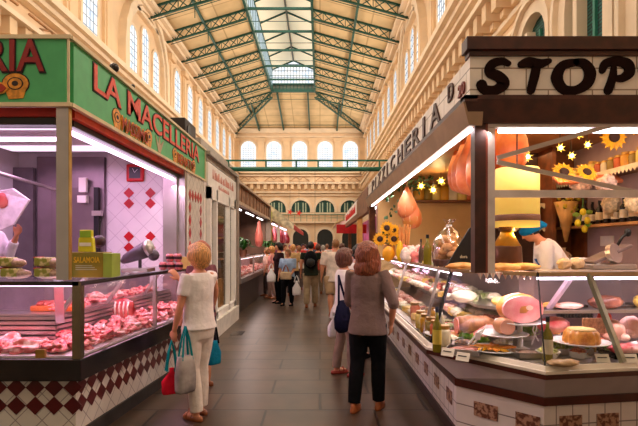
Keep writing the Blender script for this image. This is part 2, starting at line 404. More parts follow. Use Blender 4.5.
# trusses
def lattice(mb,p0,p1,dep,n):
    p0=Vector(p0); p1=Vector(p1); dz=Vector((0,0,-dep))
    mb.bar(p0,p1,.10,.07); mb.bar(p0+dz,p1+dz,.10,.07)
    for k in range(n):
        a=p0+(p1-p0)*k/n; b=p0+(p1-p0)*(k+1)/n
        mb.bar(a,b+dz,.025,.035); mb.bar(a+dz,b,.025,.035)
        if k%2==0: mb.bar(b,b+dz,.03,.03)
t=MB()
lattice(t,(XL+.1,0,ZC-.0),(SXL,0,SZ-.06),.42,9); lattice(t,(XR-.1,0,ZC-.0),(SXR,0,SZ-.06),.42,8)
t.bar((SXL,0,SZ-.02),(SXR,0,SZ-.02),.1,.1)
t.bar((SXL,0,LZ-.03),(RIDX,0,LRZ-.05),.06,.09); t.bar((SXR,0,LZ-.03),(RIDX,0,LRZ-.05),.06,.09)
t.bar((SXL,0,SZ),(SXL,0,LZ),.06,.06); t.bar((SXR,0,SZ),(SXR,0,LZ),.06,.06)
t.tube([(XL+.3,0,ZC-.5),(SXL,0,SZ-.6),(SXR,0,SZ-.6),(XR-.3,0,ZC-.5)],.018,5)
t.tube([(XL+2,0,ZC-.4),(XL+2,0,ZC+.1)],.02,5)
tr=Rep(tag(t.build('roof_truss',GREEN_IRON),'green iron lattice truss spanning the timber roof of the hall','truss','lattice roof trusses'))
y=SY-.05
while y>2: tr.put((0,y,0)); y-=2.33
for nm,a,b,lab in (('roof_purlin',(-5.3,YB,11.80),(-5.3,36.9,11.80),'long green iron purlin running along the left roof slope'),('roof_purlin',(1.6,YB,11.75),(1.6,36.9,11.75),'long green iron purlin running along the right roof slope'),('ridge_beam',(RIDX,YB,LRZ-.06),(RIDX,SY,LRZ-.06),'thin grey beam along the ridge of the roof lantern')):
    tag(MB().bar(a,b,.10,.10).build(nm,GREEN_IRON if 'purlin' in nm else mat('ridge_grey',(.35,.33,.27),.6)),lab,'beam')
for x,lab in ((SXL,'green iron girder along the left edge of the roof lantern'),(SXR,'green iron girder along the right edge of the roof lantern')):
    tag(MB().bar((x,YB,SZ-.05),(x,SY,SZ-.05),.12,.14).build('lantern_girder',GREEN_IRON),lab,'beam')
for x0,x1,lab in ((XL+.1,SXL,'green iron hip rafter in the left far corner of the roof'),(XR-.1,SXR,'green iron hip rafter in the right far corner of the roof')):
    t=MB(); lattice(t,(x0,YF-.2,ZC),(x1,SY,SZ-.05),.4,10); tag(t.build('hip_rafter',GREEN_IRON),lab,'rafter')
t=MB(); lattice(t,(0,YF-.2,ZC-.02),(0,SY,SZ-.05),.16,8)
rep=Rep(tag(t.build('end_rafter',GREEN_IRON),'slim green rafter on the far hipped end of the roof','rafter','rafters of the far roof end'))
for x in (-5.0,-3.0,-.85,1.4): rep.put((x,0,0) if SXL<x<SXR else (x,0,-.06))
t=MB(); t.tube([(XL+.6,YF-1.9,11.2),(XR-.6,YF-1.9,11.2)],.03,5)
tag(t.build('tie_rod',GREEN_IRON),'thin green tie rod crossing the far hipped end of the roof','tie rod')
# bridge beam over the aisle
b=thing('overhead_beam','green iron beam with a thin upper rail spanning the aisle above the stall roofs','beam',(-2.1,10.5,3.25))
MB().tube([(-2.2,10.5,3.28),(1.9,10.5,3.28)],.05,10).build('beam_tube',mat('bridge_green',(.08,.30,.21),.45),b,world=True,smooth=True)
MB().bar((-2.2,10.5,3.47),(1.9,10.5,3.47),.04,.035).build('rail',MATS['bridge_green'],b,world=True)
for x in (-2.0,-1.18,-.52,-.04,.6,1.3): MB().bar((x,10.5,3.3),(x,10.5,3.46),.035,.035).build('post',MATS['bridge_green'],b,world=True)
for x,z in ((-1.45,10.3),(1.05,10.2)): pass
# ================================================================ LEFT BUTCHER STALL
PINKW=mat('white_wall_panel',(.80,.76,.78),.35,var=.03)
WTILE=brickmat('white_diagonal_tiles',(.88,.84,.86),(.86,.82,.84),(.72,.66,.70),.19,.19,.004,rot=(0,0,PI/4),rough=.25,offset=0,nvar=.04,axes='XZY')
WTILE_S=brickmat('white_side_tiles',(.80,.76,.70),(.76,.72,.66),(.45,.40,.38),.15,.15,.004,rot=(0,0,PI/4),rough=.3,offset=0,nvar=.06,axes='SZX')
REDT=mat('red_tile',(.62,.02,.05),.3,var=.12)
MAROON=mat('maroon_tile',(.20,.015,.02),.3,var=.2)
st=thing('butcher_stall','butcher stall with green corner sign and red lettering over a pink lit interior','market stall',(-1.97,3.75,0))
B=lambda *a: MB().box(*a)
def part(mb,n,m,p=None,**k): return mb.build(n,m,p or st,world=True,**k)
part(B(-2.045,-1.95,3.72,3.76,1.337,2.69),'corner_post',STEEL)
part(B(-1.95,-1.943,3.72,3.76,1.337,2.69),'post_edge',BRASS)
part(B(-2.03,-1.93,6.86,6.96,0,2.69),'end_post',STEEL)
FSP=part(B(-4.6,-1.96,3.70,3.76,2.70,3.20),'front_sign_panel',SIGNG)
SSP=part(B(-1.98,-1.93,3.76,8.04,2.70,3.20),'side_sign_panel',SIGNG)
m=MB(); m.box(-4.6,-1.915,3.685,3.72,3.195,3.225); m.box(-1.945,-1.905,3.7,8.06,3.195,3.225); m.box(-4.6,-1.915,3.685,3.72,2.675,2.705); m.box(-1.945,-1.905,3.7,8.06,2.675,2.705)
m.box(-1.945,-1.928,3.69,3.70,2.69,3.21); m.box(-1.95,-1.915,8.03,8.06,2.69,3.21)
part(m,'sign_trim',CREAM)
# lettering
def sign_text(body,w,h,org,rot,par,c=REDL,bold=.012,n='lettering',oc=None,g_=.055):
    M=Euler(rot).to_matrix(); nrm=M@Vector((0,0,1)); rt=M@Vector((1,0,0)); up=M@Vector((0,1,0))
    g=h*g_
    text(n+'_outline',body,oc or INK,par,w+2*g,h+2*g,Vector(org)-rt*g-up*g,rot,bold=bold+.022,depth=.006)
    text(n,body,c,par,w,h,Vector(org)+nrm*.005,rot,bold=bold,depth=.006)
sign_text('LA MACELLERIA',3.55,.235,(-1.926,4.08,2.925),RL,SSP)
sign_text('MACELLERIA',1.72,.25,(-3.84,3.695,2.94),RX,FSP,c=mat('letter_dark_red',(.40,.03,.03),.5))
GOLD=mat('scroll_gold',(.80,.42,.08),.5,var=.25,scale=25)
def scroll(cx,cz,w,plane,txt,parent):
    # a ribbon with a curled roll at each end, drawn on the sign face
    def M(u,v,d): return (-1.93+d, cx+u, cz+v) if plane=='x' else (cx+u, 3.70-d, cz+v)
    for k,(u,v,r) in enumerate(((-w/2,.02,.10),(w/2,.03,.10))):
        for rr,mm,d in ((r*1.1,INK,.003),(r,GOLD,.006),(r*.62,INK,.008),(r*.52,GOLD,.010),(r*.25,INK,.012)):
            q=MB(); q.ext([M(u+rr*math.cos(a*PI/8),v+rr*.8*math.sin(a*PI/8),0) for a in range(16)],Vector(M(0,0,d))-Vector(M(0,0,0))); part(q,'scroll_roll' if mm is GOLD else 'scroll_outline',mm,parent)
        q=MB(); q.ext([M(u-r*.9,v-.02,0),M(u+r*.9,v-.02,0),M(u+r*.6,v-.11,0),M(u-r*.5,v-.12,0)],Vector(M(0,0,.007))-Vector(M(0,0,0))); part(q,'scroll_tail',GOLD,parent)
    if txt:
        org=M(-w/2+.10,-.07,.012); rt=RL if plane=='x' else RX
        sign_text(txt,w-.16,.125,org,rt,parent,c=mat('letter_orange',(.55,.07,.02),.5),bold=.0,n='small_lettering',oc=GOLD,g_=.12)
scroll(4.98,2.80,.85,'x','MASSIMO',SSP)
scroll(6.85,2.80,.95,'x','RENATO',SSP)
scroll(-2.72,2.82,.75,'y','O',FSP)
q=MB(); q.ext([(-1.93,5.72,2.72),(-1.93,5.80,2.72),(-1.93,5.92,2.9),(-1.93,5.80,2.82),(-1.93,5.76,2.92),(-1.93,5.72,2.82),(-1.93,5.62,2.9)],(.006,0,0)); part(q,'bull_emblem',mat('emblem_tan',(.62,.50,.36),.6),SSP)
part(B(-4.6,-2.0,3.78,3.90,2.62,2.69),'roller_blind',REDP)
part(MB().box(-2.04,-1.95,3.82,6.86,2.62,2.69),'side_roller_blind',mat('blind_orange',(.75,.12,.03),.45))
part(MB().box(-4.6,-2.1,3.80,3.92,2.56,2.62).box(-2.12,-2.0,3.9,6.86,2.57,2.62),'blind_rail',mat('rail_black',(.04,.025,.025),.4))
part(MB().tube([(-2.09,3.95,2.55),(-2.09,6.8,2.55)],.022,8),'tube_lamp',TUBEP)
part(MB().tube([(-4.3,4.0,2.49),(-2.15,4.0,2.49)],.018,8),'tube_lamp',TUBEP)
part(B(-4.6,-1.98,3.78,8.02,3.02,3.12),'roof',mat('stall_roof',(.35,.33,.30),.7))
part(B(-4.5,-2.12,3.95,6.85,2.93,2.97),'ceiling_panel',PINKW)
part(B(-4.4,-4.3,3.8,6.95,0,3.0),'side_wall',PINKW)
part(B(-4.3,-2.03,6.85,6.95,0,3.0),'back_wall',PINKW)
m=MB(); m.box(-4.0,-3.05,6.78,6.85,.0,2.86); part(m,'cold_room_front',mat('cold_steel',(.42,.36,.38),.35,.8,var=.15,scale=2))
m=MB(); m.box(-3.78,-3.17,6.74,6.78,.1,2.42); CRD=part(m,'cold_room_door',mat('steel_door',(.40,.34,.35),.35,.8,var=.2,scale=1.5))
part(MB().box(-3.16,-3.10,6.70,6.76,1.1,2.42),'door_edge',BLACK)
part(MB().box(-3.17,-3.04,6.66,6.72,2.02,2.09),'door_handle',STEEL,CRD)
part(MB().box(-4.3,-4.02,6.72,6.80,0,2.7),'corner_strip',mat('grey_strip',(.25,.22,.23),.4))
part(MB().box(-3.02,-2.22,6.82,6.85,.8,2.9),'tiled_wall',WTILE)
part(MB().box(-2.22,-2.03,6.79,6.85,.8,2.9),'steel_strip',STEEL)
def diamond(mb,cx,cz,h,y,w=None):
    w=w or h; mb.ext([(cx-w/2,y,cz),(cx,y,cz-h/2),(cx+w/2,y,cz),(cx,y,cz+h/2)],(0,.006,0))
m=MB()
for px in (129,150.5):
    for py in (193,203.5,236.5,247.5): p=at(px,py,6.82); diamond(m,p.x,p.z,.15,6.812)
part(m,'red_diamond_tiles',REDT)
for y in (4.6,5.7):   # ceiling lamps of the stall
    m=MB(); m.box(-3.9,-2.5,y,y+.35,2.80,2.93); part(m,'lamp_housing',PINKW)
    part(MB().box(-3.85,-2.55,y+.04,y+.31,2.785,2.80),'lamp_diffuser',emat('pink_diffuser%d'%int(y),(1,.72,.95),1.3))
part(MB().box(-3.35,-3.25,6.66,6.72,1.9+.45,2.5+.05).box(-3.36,-3.24,6.64,6.73,2.2,2.3),'switch_box',WHITEP)
part(MB().tube([at(-8,171,5.0),at(57,190,6.4)],.022,8).tube([at(57,190,6.4),at(58,190,6.78)],.018,8),'meat_rail',STEEL)
# diamond panel beside the stall
m=MB(); m.box(-1.975,-1.93,6.96,7.95,0,2.69); part(m,'tiled_pillar_panel',WTILE_S)
part(MB().box(-1.935,-1.915,7.95,8.04,0,2.69).box(-1.94,-1.92,6.96,7.0,0,2.69),'panel_trim',WHITEP)
m=MB()
def dx(mb,y,z,w,h): mb.ext([(-1.93,y-w/2,z),(-1.93,y,z-h/2),(-1.93,y+w/2,z),(-1.93,y,z+h/2)],(.006,0,0))
for k in range(5): dx(m,7.12+.16*k,2.36,.13,.17)
for k in range(1,12):
    for y in (7.12,7.76): dx(m,y,2.36-.19*k,.13,.17)
part(m,'red_border_tiles',REDT)
# clock
c=thing('wall_clock','red square wall clock with a dark face on the tiled back wall','clock',(at(135.5,173,6.8).x,6.80,at(135.5,173,6.8).z))
MB().box(-.125,.125,-.03,.015,-.125,.125).build('case',mat('clock_red',(.75,.02,.03),.35),c,bevel=.035)
DIAL=MB().box(-.078,.078,-.036,-.028,-.078,.078).build('dial',mat('clock_dial',(.03,.03,.05),.3),c)
MB().bar((0,-.038,0),(.045,-.038,.05),.006,.004).build('hour_hand',WHITE,DIAL); MB().bar((0,-.038,0),(-.03,-.038,.06),.005,.004).build('minute_hand',WHITE,DIAL)

# ---------------------------------------------------------------- butcher counter
CT=thing('butcher_display_counter','L shaped glass meat counter with steel band and red and white diamond tiled base','display counter',(-1.93,3.75,0))
def cpart(mb,n,m,**k): return mb.build(n,m,CT,world=True,**k)
def Lpoly(o,i):  # outline from outer offset o, inner offset i (metres inwards from glass line)
    # glass line: (-4.3,3.75) (-1.88,3.75) (-1.62,6.78)
    d=Vector((.26,3.03)).normalized(); n=Vector((-d.y,d.x))
    def crn(q): 
        y=3.75+q; p=Vector((-1.88,3.75))+n*q; t=(y-p.y)/d.y; return p+d*t
    a=crn(o); b=crn(i); eo=Vector((-1.62,6.78))+n*o; ei=Vector((-1.62,6.78))+n*i
    return [(-4.28,3.75+o),tuple(a),tuple(eo),tuple(ei),tuple(b),(-4.28,3.75+i)]
CHK=None
cpart(MB().prism(Lpoly(.07,.75),.12,.545),'tiled_base',[WTILE_S])
cpart(MB().prism(Lpoly(.05,.7),0,.12),'stone_kick',mat('kick_stone',(.09,.08,.075),.6,var=.4,scale=4))
cpart(MB().prism(Lpoly(-.02,.85),.545,.72),'steel_band',DSTEEL,bevel=.01)
cpart(MB().prism(Lpoly(.03,.84),.72,.735),'display_deck',mat('deck_white',(.75,.68,.70),.35))
m=MB()   # maroon diamonds: two rows
Y0=3.82-.006; 
z1,z2=.475,.33
x=-4.2
n0=0
xs=[-1.965-.15*k for k in range(15)]
for x in xs:
    for z in (z1,z2): m.ext([(x-.075,Y0,z),(x,Y0,z-.0725),(x+.075,Y0,z),(x,Y0,z+.0725)],(0,.006,0))
d=Vector((.26,3.03,0)).normalized(); nr=Vector((d.y,-d.x,0)); a0=Vector((Lpoly(.07,.75)[1][0],Lpoly(.07,.75)[1][1],0))
k=0
while .075+.15*k<2.95:
    c=a0+d*(.075+.15*k)+nr*.0
    for z in (z1,z2):
        m.ext([c-d*.075+Vector((0,0,z)),c+Vector((0,0,z-.0725)),c+d*.075+Vector((0,0,z)),c+Vector((0,0,z+.0725))],nr*.006)
    k+=1
cpart(m,'maroon_diamond_tiles',MAROON)
# glass
def vwall(mb,poly,i0,i1,z0,z1,t=.012):
    a=Vector((*poly[i0],0)); b=Vector((*poly[i1],0)); return mb.bar(a+Vector((0,0,(z0+z1)/2)),b+Vector((0,0,(z0+z1)/2)),t,z1-z0)
LP=Lpoly(0,.8)
m=MB(); vwall(m,LP,0,1,.735,1.30); cpart(m,'front_glass',GLASS)
m=MB(); vwall(m,LP,1,2,.735,1.30); cpart(m,'side_glass',GLASS)
cpart(MB().prism(Lpoly(.0,.5),1.318,1.332),'top_glass_shelf',GLASSD)
m=MB(); vwall(m,LP,0,1,1.29,1.322,.03); vwall(m,LP,1,2,1.29,1.322,.03); cpart(m,'top_rail',DSTEEL)
cpart(MB().box(-1.93,-1.865,3.735,3.80,.72,1.32),'corner_frame',mat('corner_steel',(.42,.34,.24),.25,.9))
c=Vector((*LP[1],0)); e=Vector((*LP[2],0))
for s in (.46,.97):
    p=c+(e-c)*s; cpart(MB().bar((p.x-.01,p.y,.735),(p.x-.01,p.y,1.30),.035,.035),'glass_post',STEEL)
for s in (.46,.2,.75):
    p=c+(e-c)*s; n=Vector((-.99,.09,0)); cpart(MB().bar((p.x-.55,p.y,.95),(p.x-.30,p.y,1.31),.05,.03),'shelf_bracket',STEEL)
cpart(MB().bar((-2.30,4.25,.93),(-2.18,4.0,1.31),.07,.03),'shelf_bracket',STEEL)
m=MB()
for k in range(5):
    z=.78+.042*k; vwall(m,Lpoly(.48+.006*k,.8),0,1,z,z+.028,.03); vwall(m,Lpoly(.48+.006*k,.8),1,2,z,z+.028,.03)
cpart(m,'steel_louvres',STEEL)
cpart(MB().prism(Lpoly(.50,.85),.98,.995),'upper_shelf',STEEL)
cpart(MB().prism(Lpoly(.80,.85),.735,1.30),'rear_doors',mat('rear_grey',(.30,.24,.28),.4))
m=MB(); vwall(m,Lpoly(.12,.8),0,1,1.275,1.29,.03); vwall(m,Lpoly(.12,.8),1,2,1.275,1.29,.03); cpart(m,'case_lamp',TUBEP)
for x in (-2.16,-2.75): cpart(MB().box(x-.035,x+.035,3.70,3.73,.735,.80),'brass_clip',BRASS)

# meat on display
def meatmat(n,a,b,sc=14): return mat(n,a,.30,var=0,col2=b,scale=sc*.22,bump=.5,ramp=(.44,.58))
MT=[meatmat('meat_rose',(.62,.10,.12),(.92,.50,.44)),meatmat('meat_red',(.50,.04,.05),(.85,.35,.30),9),meatmat('meat_pale',(.80,.32,.30),(.92,.72,.66),10),meatmat('meat_pink',(.78,.18,.20),(.93,.62,.58),18)]
def heap(n,pf,zf,lab,grp,names=('meat_cut',),cat='meat',rr=(.07,.12),mats=MT):
    protos=[]
    for q,mm in enumerate(mats):
        b=MB().ell((0,0,0),(1,.70,.48),amp=.75,fr=1.7,seed=q+3,sub=4)
        o=b.build(names[0],mm,smooth=True); tag(o,lab,cat,grp); protos.append(Rep(o))
    for k in range(n):
        r=random.uniform(*rr); p=pf(k); protos[k%len(mats)].put((p[0],p[1],zf+r*.38),rot=(random.uniform(-.2,.2),random.uniform(-.25,.25),random.uniform(0,6)),sc=(r*1.05,r*1.05,r*random.uniform(.8,1.2)))
def sidept(s,q):
    d=Vector((.26,3.03)).normalized(); n=Vector((-d.y,d.x)); p=Vector((-1.88,3.75))+d*s+n*q; return (p.x,p.y)
heap(30,lambda k:sidept(.25+2.65*((k//2)/14.5),.14+.17*(k%2)),.74,'raw pink meat cut laid out in the aisle side of the butcher glass case','meat cuts in the aisle side of the butcher case')
heap(18,lambda k:sidept(.35+2.4*((k//2)/8.5),.18+.15*(k%2)),.81,'raw meat cut piled on top in the aisle side of the butcher glass case','upper meat cuts in the aisle side of the butcher case',rr=(.06,.09))
heap(18,lambda k:(-2.15-.24*(k//2),3.90+.16*(k%2)),.74,'raw pink meat cut laid out in the front of the butcher glass case','meat cuts in the front of the butcher case',rr=(.09,.14),mats=[MT[0],MT[3],MT[2]])
heap(16,lambda k:sidept(.7+2.2*k/16,.66),.995,'raw meat cut on the upper steel shelf inside the butcher case','meat cuts on the upper shelf of the butcher case',rr=(.07,.10),mats=[MT[3],MT[0],MT[2]])
# tray of red chops at the upper shelf end
tr_=thing('meat_tray','orange rimmed tray with red meat slices on the upper shelf near the glass corner','tray',(-2.48,4.55,.995))
MB().box(-.2,.2,-.12,.12,0,.05).build('tray',mat('tray_orange',(.75,.25,.08),.4),tr_,bevel=.01)
for k in range(5): MB().ell((-.14+.07*k,0,.06),(.04,.10,.03),amp=.2,seed=k).build('meat_slice',MT[1],tr_,smooth=True)
# bacon / rack piece
rk=thing('rib_rack','tall red rib rack standing upright among the meat by the middle glass post','meat',(*sidept(1.35,.33),.86))
MB().ell((0,0,.06),(.12,.07,.12),amp=.25,fr=2,seed=5).build('meat',MT[1],rk,smooth=True)
for k in range(4): MB().tube([(-.07+.045*k,-.05,.0),(-.07+.045*k,-.07,.09),(-.07+.045*k,-.04,.15)],.01,6).build('rib_bone',mat('bone',(.85,.75,.65),.5),rk,smooth=True)
# packs on the counter top
pk=thing('food_pack','pale wrapped food pack with a green and orange label on the glass top at far left','pack',(0,0,0),group='wrapped packs on the glass top')
MB().ell((0,0,.042),(.125,.07,.042),amp=.08,fr=3,seed=2).build('wrapped_food',mat('pack_food',(.62,.45,.36),.4,var=.3,scale=40),pk,smooth=True)
MB().box(-.085,.045,-.072,.03,.018,.088).build('label',mat('pack_label',(.85,.72,.45),.5,col2=(.45,.45,.12),var=.0,scale=24,ramp=(.45,.55)),pk,bevel=.012)
MB().box(-.10,-.04,-.05,0,.082,.092).build('orange_label',mat('orange_label',(.85,.20,.05),.5),pk)
R=Rep(pk)
for r in range(2):
    for k,x in enumerate((-2.20,-2.47,-2.74,-3.01)):
        for yy in (3.90,):
            R.put((x-.04*r*(k%2),yy,1.333+.088*r),rz=.08*(k-1),label='pale food pack with orange label, %s row, %s'%('upper' if r else 'lower',['nearest the steel corner post','second from the steel corner post','third from the steel corner post','furthest from the steel corner post'][k]))
# box
p=at(96,276,4.05); bx=thing('food_box','green and gold carton with yellow lettering standing on the glass counter top','box',(at(96,275,4.15).x,4.15,1.333),.0)
MB().box(-.165,.10,-.09,.09,0,.215).build('carton',mat('box_olive',(.32,.30,.03),.45,col2=(.50,.36,.03),var=0,scale=4),bx,bevel=.004)
MB().box(.10,.175,-.088,.09,0,.205).build('box_side',mat('box_yellowgreen',(.45,.55,.12),.45),bx,bevel=.004)
def ltext(body,m_,par,w,h,org,rot,bold=.02): return text('lettering',body,m_,par,w,h,org,rot,bold=bold,depth=.003,world=False)
ltext('SALAMOIA',mat('gold_letter',(.85,.60,.05),.4),bx,.22,.05,(-.145,-.092,.125),RX)
for k in range(3): MB().box(-.13,.05-.02*k,-.093,-.089,.065+.016*k,.072+.016*k).build('text_line',mat('pale_line',(.60,.58,.42),.5),bx)
yp=thing('yellow_pack','yellow and green standing pack on top of the green and gold carton','pack',(at(87,250,4.15).x,4.15,1.549),.1)
MB().ext([(-.065,-.03,0),(.065,-.03,0),(.055,-.03,.12),(.045,-.03,.125),(.045,-.03,.19),(-.05,-.03,.19),(-.05,-.03,.125),(-.06,-.03,.12)],(0,.06,0)).build('pouch',mat('pouch_yellow',(.75,.72,.02),.4),yp,bevel=.006)
MB().box(-.05,.045,-.034,-.031,.05,.08).build('label',mat('pouch_label',(.85,.85,.75),.4),yp); MB().box(-.048,.043,-.034,-.03,.125,.18).build('green_top',mat('pouch_green',(.40,.60,.05),.4),yp)
hb=thing('dark_bowl','small dark purple bowl hanging behind the yellow pack','bowl',(at(97,242,4.3).x,4.34,1.55))
MB().ell((0,0,.09),(.06,.05,.06),sub=2).build('bowl',mat('purple_dark',(.12,.04,.09),.4),hb,smooth=True); MB().tube([(0,0,.14),(0,.02,.28)],.008,6).build('handle',BLACK,hb)
# weighing scale
sc=thing('weighing_scale','grey counter scale with a round head tilted sideways on the glass top','scale',(at(140,270,5.0).x,5.0,1.333))
SCM=mat('scale_grey',(.22,.18,.22),.35,.3)
MB().box(-.15,.12,-.12,.12,0,.04).build('base',STEEL,sc,bevel=.008); MB().tube([(0,0,.03),(0,0,.13)],.018,8).build('stem',SCM,sc)
MB().tube([(-.19,0,.10),(-.15,0,.13),(-.02,0,.19),(.10,0,.245)],[.025,.05,.075,.09],14).build('head',SCM,sc,smooth=True)
MB().tube([(.07,-.02,.235),(.13,-.02,.26)],[.085,.085],16).build('rim',STEEL,sc,smooth=True); MB().ell((.15,-.02,.17),(.06,.05,.06),sub=2).build('knob',SCM,sc,smooth=True)
# egg-like pink packs near the woman
R=None
for k,(px,py,lab) in enumerate(((163,269,'lower row, leftmost'),(171,269,'lower row, middle'),(179,268,'lower row, next to the woman'),(170,260.5,'upper row, left'),(178,260,'upper row, next to the woman'))):
    Y=5.35; p=at(px,py,Y); z=1.333 if k<3 else 1.425
    e=thing('meat_pack','small round pink meat pack, %s on glass top'%lab,'pack',(p.x,Y,z),0,'round meat packs by the woman')
    MB().lathe([(.03,0),(.042,.02),(.042,.07),(.03,.088)],n=14).build('wrapped_meat',mat('pack_pink',(.75,.30,.32),.35,var=.3,scale=40),e,smooth=True)
    MB().lathe([(.044,.03),(.045,.045),(.044,.06)],n=14).build('dark_band',mat('band_dark',(.12,.04,.05),.5),e)
yb=MB().box(-.07,.07,-.04,.04,0,.14).build('cardboard_box',mat('box_cream_yellow',(.75,.62,.25),.5),loc=(at(184,268,5.6).x-.02,5.65,1.333)); tag(yb,'small cream yellow box on the glass top behind the woman raised hand','box')
# floodlight box above the sign
fl=thing('loudspeaker','dark brown box loudspeaker standing on top of the green sign end','loudspeaker',(-2.1,7.2,3.12))
MB().box(-.18,.16,-.3,.3,.02,.33).build('cabinet',mat('speaker_brown',(.07,.035,.02),.6),fl,bevel=.01); MB().tube([(.155,-.1,.17),(.17,-.1,.17)],.10,16).build('cone',BLACK,fl); MB().tube([(-.02,-.29,.17),(-.02,-.31,.17)],.09,14).build('cone',BLACK,fl)
for y in (4.5,4.95):
    s_=thing('spotlight','small round grey lamp fixed on the top edge of the green sign, %s'%('nearer' if y<4.7 else 'farther and smaller'),'lamp',(-1.93,y,3.225))
    r=.045 if y<4.7 else .022
    MB().ell((0,0,r),(r,r,r),sub=2).build('lamp_head',DSTEEL,s_,smooth=True); MB().tube([(0,0,0),(0,.04,r)],.008,6).build('bracket',STEEL,s_)

# ================================================================ SHOP 2 (white front)
s2=thing('white_shop_front','white framed shop front with tall glass panes under a white sign with pink script','shop front',(-1.9,8.1,0))
P2=lambda mb,n,m,**k: mb.build(n,m,s2,world=True,**k)
P2(MB().box(-2.3,-1.78,8.06,10.55,0,.30),'plinth',mat('plinth_white',(.80,.76,.70),.5,var=.1))
m=MB()
for y in (8.08,8.55,9.72,10.32): m.box(-1.92,-1.84,y,y+(.09 if y!=10.32 else .22),.30,2.60)
m.box(-1.92,-1.84,8.08,10.5,2.40,2.60); m.box(-1.92,-1.84,8.08,10.5,.30,.42); P2(m,'frame',WHITEP)
P2(MB().box(-1.90,-1.89,8.1,10.4,.42,2.40),'glass',GLASS)
P2(MB().box(-1.95,-1.88,8.07,10.75,2.62,3.02),'sign_board',mat('sign_white',(.95,.90,.86),.5,var=.04))
def squiggle(n,x,y0,y1,z,h,m_,par,sg=1):
    rn=random.Random(int(y0*10)); m=MB(); y=min(y0,y1); e=max(y0,y1)
    while y<e:
        w=h*rn.uniform(.3,.55); H=h*rn.uniform(.5,1); m.tube([(x,y,z),(x,y+w*.3,z+H),(x,y+w*.5,z+H*.55),(x,y+w*.7,z),(x,y+w,z+H*.3)],h*.045,5); y+=w+(h*.4 if rn.random()<.18 else 0)
    m.build(n,m_,par,world=True)
PKS=mat('script_pink',(.80,.48,.42),.6)
squiggle('sign_script',-1.878,8.4,10.4,2.78,.17,PKS,s2); squiggle('sign_script_small',-1.878,8.9,9.9,2.65,.08,PKS,s2)
P2(MB().box(-2.3,-1.84,8.05,10.9,3.14,3.20).box(-2.2,-1.9,8.05,10.9,3.05,3.14).box(-2.6,-2.0,8.05,10.9,3.20,3.42),'roof_fascia',mat('fascia_grey',(.52,.46,.40),.5,.3))
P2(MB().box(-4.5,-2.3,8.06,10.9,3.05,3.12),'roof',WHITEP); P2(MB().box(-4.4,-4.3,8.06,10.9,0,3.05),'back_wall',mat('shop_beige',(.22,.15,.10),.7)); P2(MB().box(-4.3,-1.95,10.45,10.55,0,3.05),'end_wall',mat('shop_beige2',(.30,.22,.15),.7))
P2(MB().box(-3.9,-2.4,8.8,8.9,2.95,3.0),'tube_lamp',TUBE)
P2(MB().box(-4.2,-2.1,10.15,10.45,0.3,.9).box(-4.2,-2.1,10.15,10.45,1.3,1.34).box(-4.2,-2.1,10.15,10.45,1.75,1.79).box(-4.2,-2.1,10.15,10.45,2.2,2.24),'shelving',LWOOD)
jc=[(.55,.15,.08),(.70,.60,.25),(.20,.30,.12),(.75,.70,.62),(.30,.12,.06)]
jr=[]
for q,cc in enumerate(jc):
    o=MB().lathe([(.05,0),(.055,.02),(.055,.16),(.03,.2),(.03,.24)],n=10).build('jar',mat('jar_col%d'%q,cc,.3),smooth=True); tag(o,'jar on the wall shelves inside the white framed shop','jar','jars inside the white framed shop'); jr.append(Rep(o))
for k in range(42):
    z=(.9,1.34,1.79,2.24)[k%4]; jr[k%5].put((-2.25-.17*(k//4),10.3,z),sc=random.uniform(.9,1.3))
# ================================================================ STALL 3
s3=thing('wooden_top_stall','meat stall with rusty wooden fascia and slanting tube lamps beyond the white shop','market stall',(-1.95,11,0))
P3=lambda mb,n,m,**k: mb.build(n,m,s3,world=True,**k)
RUST=mat('rusty_wood',(.40,.24,.14),.7,var=.45,scale=6)
P3(MB().box(-2.05,-1.98,11.0,18.6,2.66,3.10),'fascia',RUST); P3(MB().box(-2.15,-1.9,10.95,18.7,3.10,3.16).box(-2.02,-1.92,10.95,18.7,2.6,2.68),'fascia_rails',mat('rail_pale',(.62,.5,.38),.6))
y=11.4
while y<18.4: P3(MB().box(-1.985,-1.965,y,y+.05,2.68,3.1),'fascia_batten',MBROWN); y+=.7
P3(MB().box(-2.15,-1.85,10.75,11.0,0,3.15),'near_pillar',mat('pillar_grey',(.50,.42,.36),.6)); P3(MB().box(-2.1,-1.9,18.5,18.7,0,3.1),'far_pillar',MATS['pillar_grey'])
P3(MB().box(-4.4,-2.05,10.95,18.6,3.02,3.08),'roof',mat('stall3_roof',(.40,.30,.24),.7)); P3(MB().box(-4.0,-3.9,10.95,18.6,0,3.05),'back_wall',mat('stall3_wall',(.30,.19,.14),.6,var=.25,scale=2)); P3(MB().box(-4.0,-2.1,18.4,18.5,0,3.0),'end_wall',MATS['stall3_wall'])
for y in (11.4,13.8,16.2): P3(MB().tube([(-2.12,y,2.56),(-2.12,y+1.5,2.56)],.018,6),'tube_lamp',TUBE)
c3=thing('glass_meat_case','long glass meat case with steel base in the wooden topped stall','display counter',(-1.85,11.1,0))
P4=lambda mb,n,m,**k: mb.build(n,m,c3,world=True,**k)
P4(MB().box(-2.7,-1.92,11.1,18.2,.0,.75),'base',mat('case_base',(.20,.18,.17),.35,.7,var=.2)); P4(MB().box(-2.75,-1.82,11.1,18.2,.72,.84),'steel_ledge',STEEL); P4(MB().box(-1.86,-1.85,11.1,18.2,.84,1.3),'front_glass',GLASS)
P4(MB().box(-2.4,-1.84,11.1,18.2,1.3,1.325),'top_glass',GLASSD); P4(MB().box(-1.88,-1.83,11.1,18.2,1.3,1.33),'edge_rail',STEEL); P4(MB().box(-2.72,-2.66,11.1,18.2,.84,1.3),'rear_panel',mat('rear_pink',(.5,.35,.38),.5))
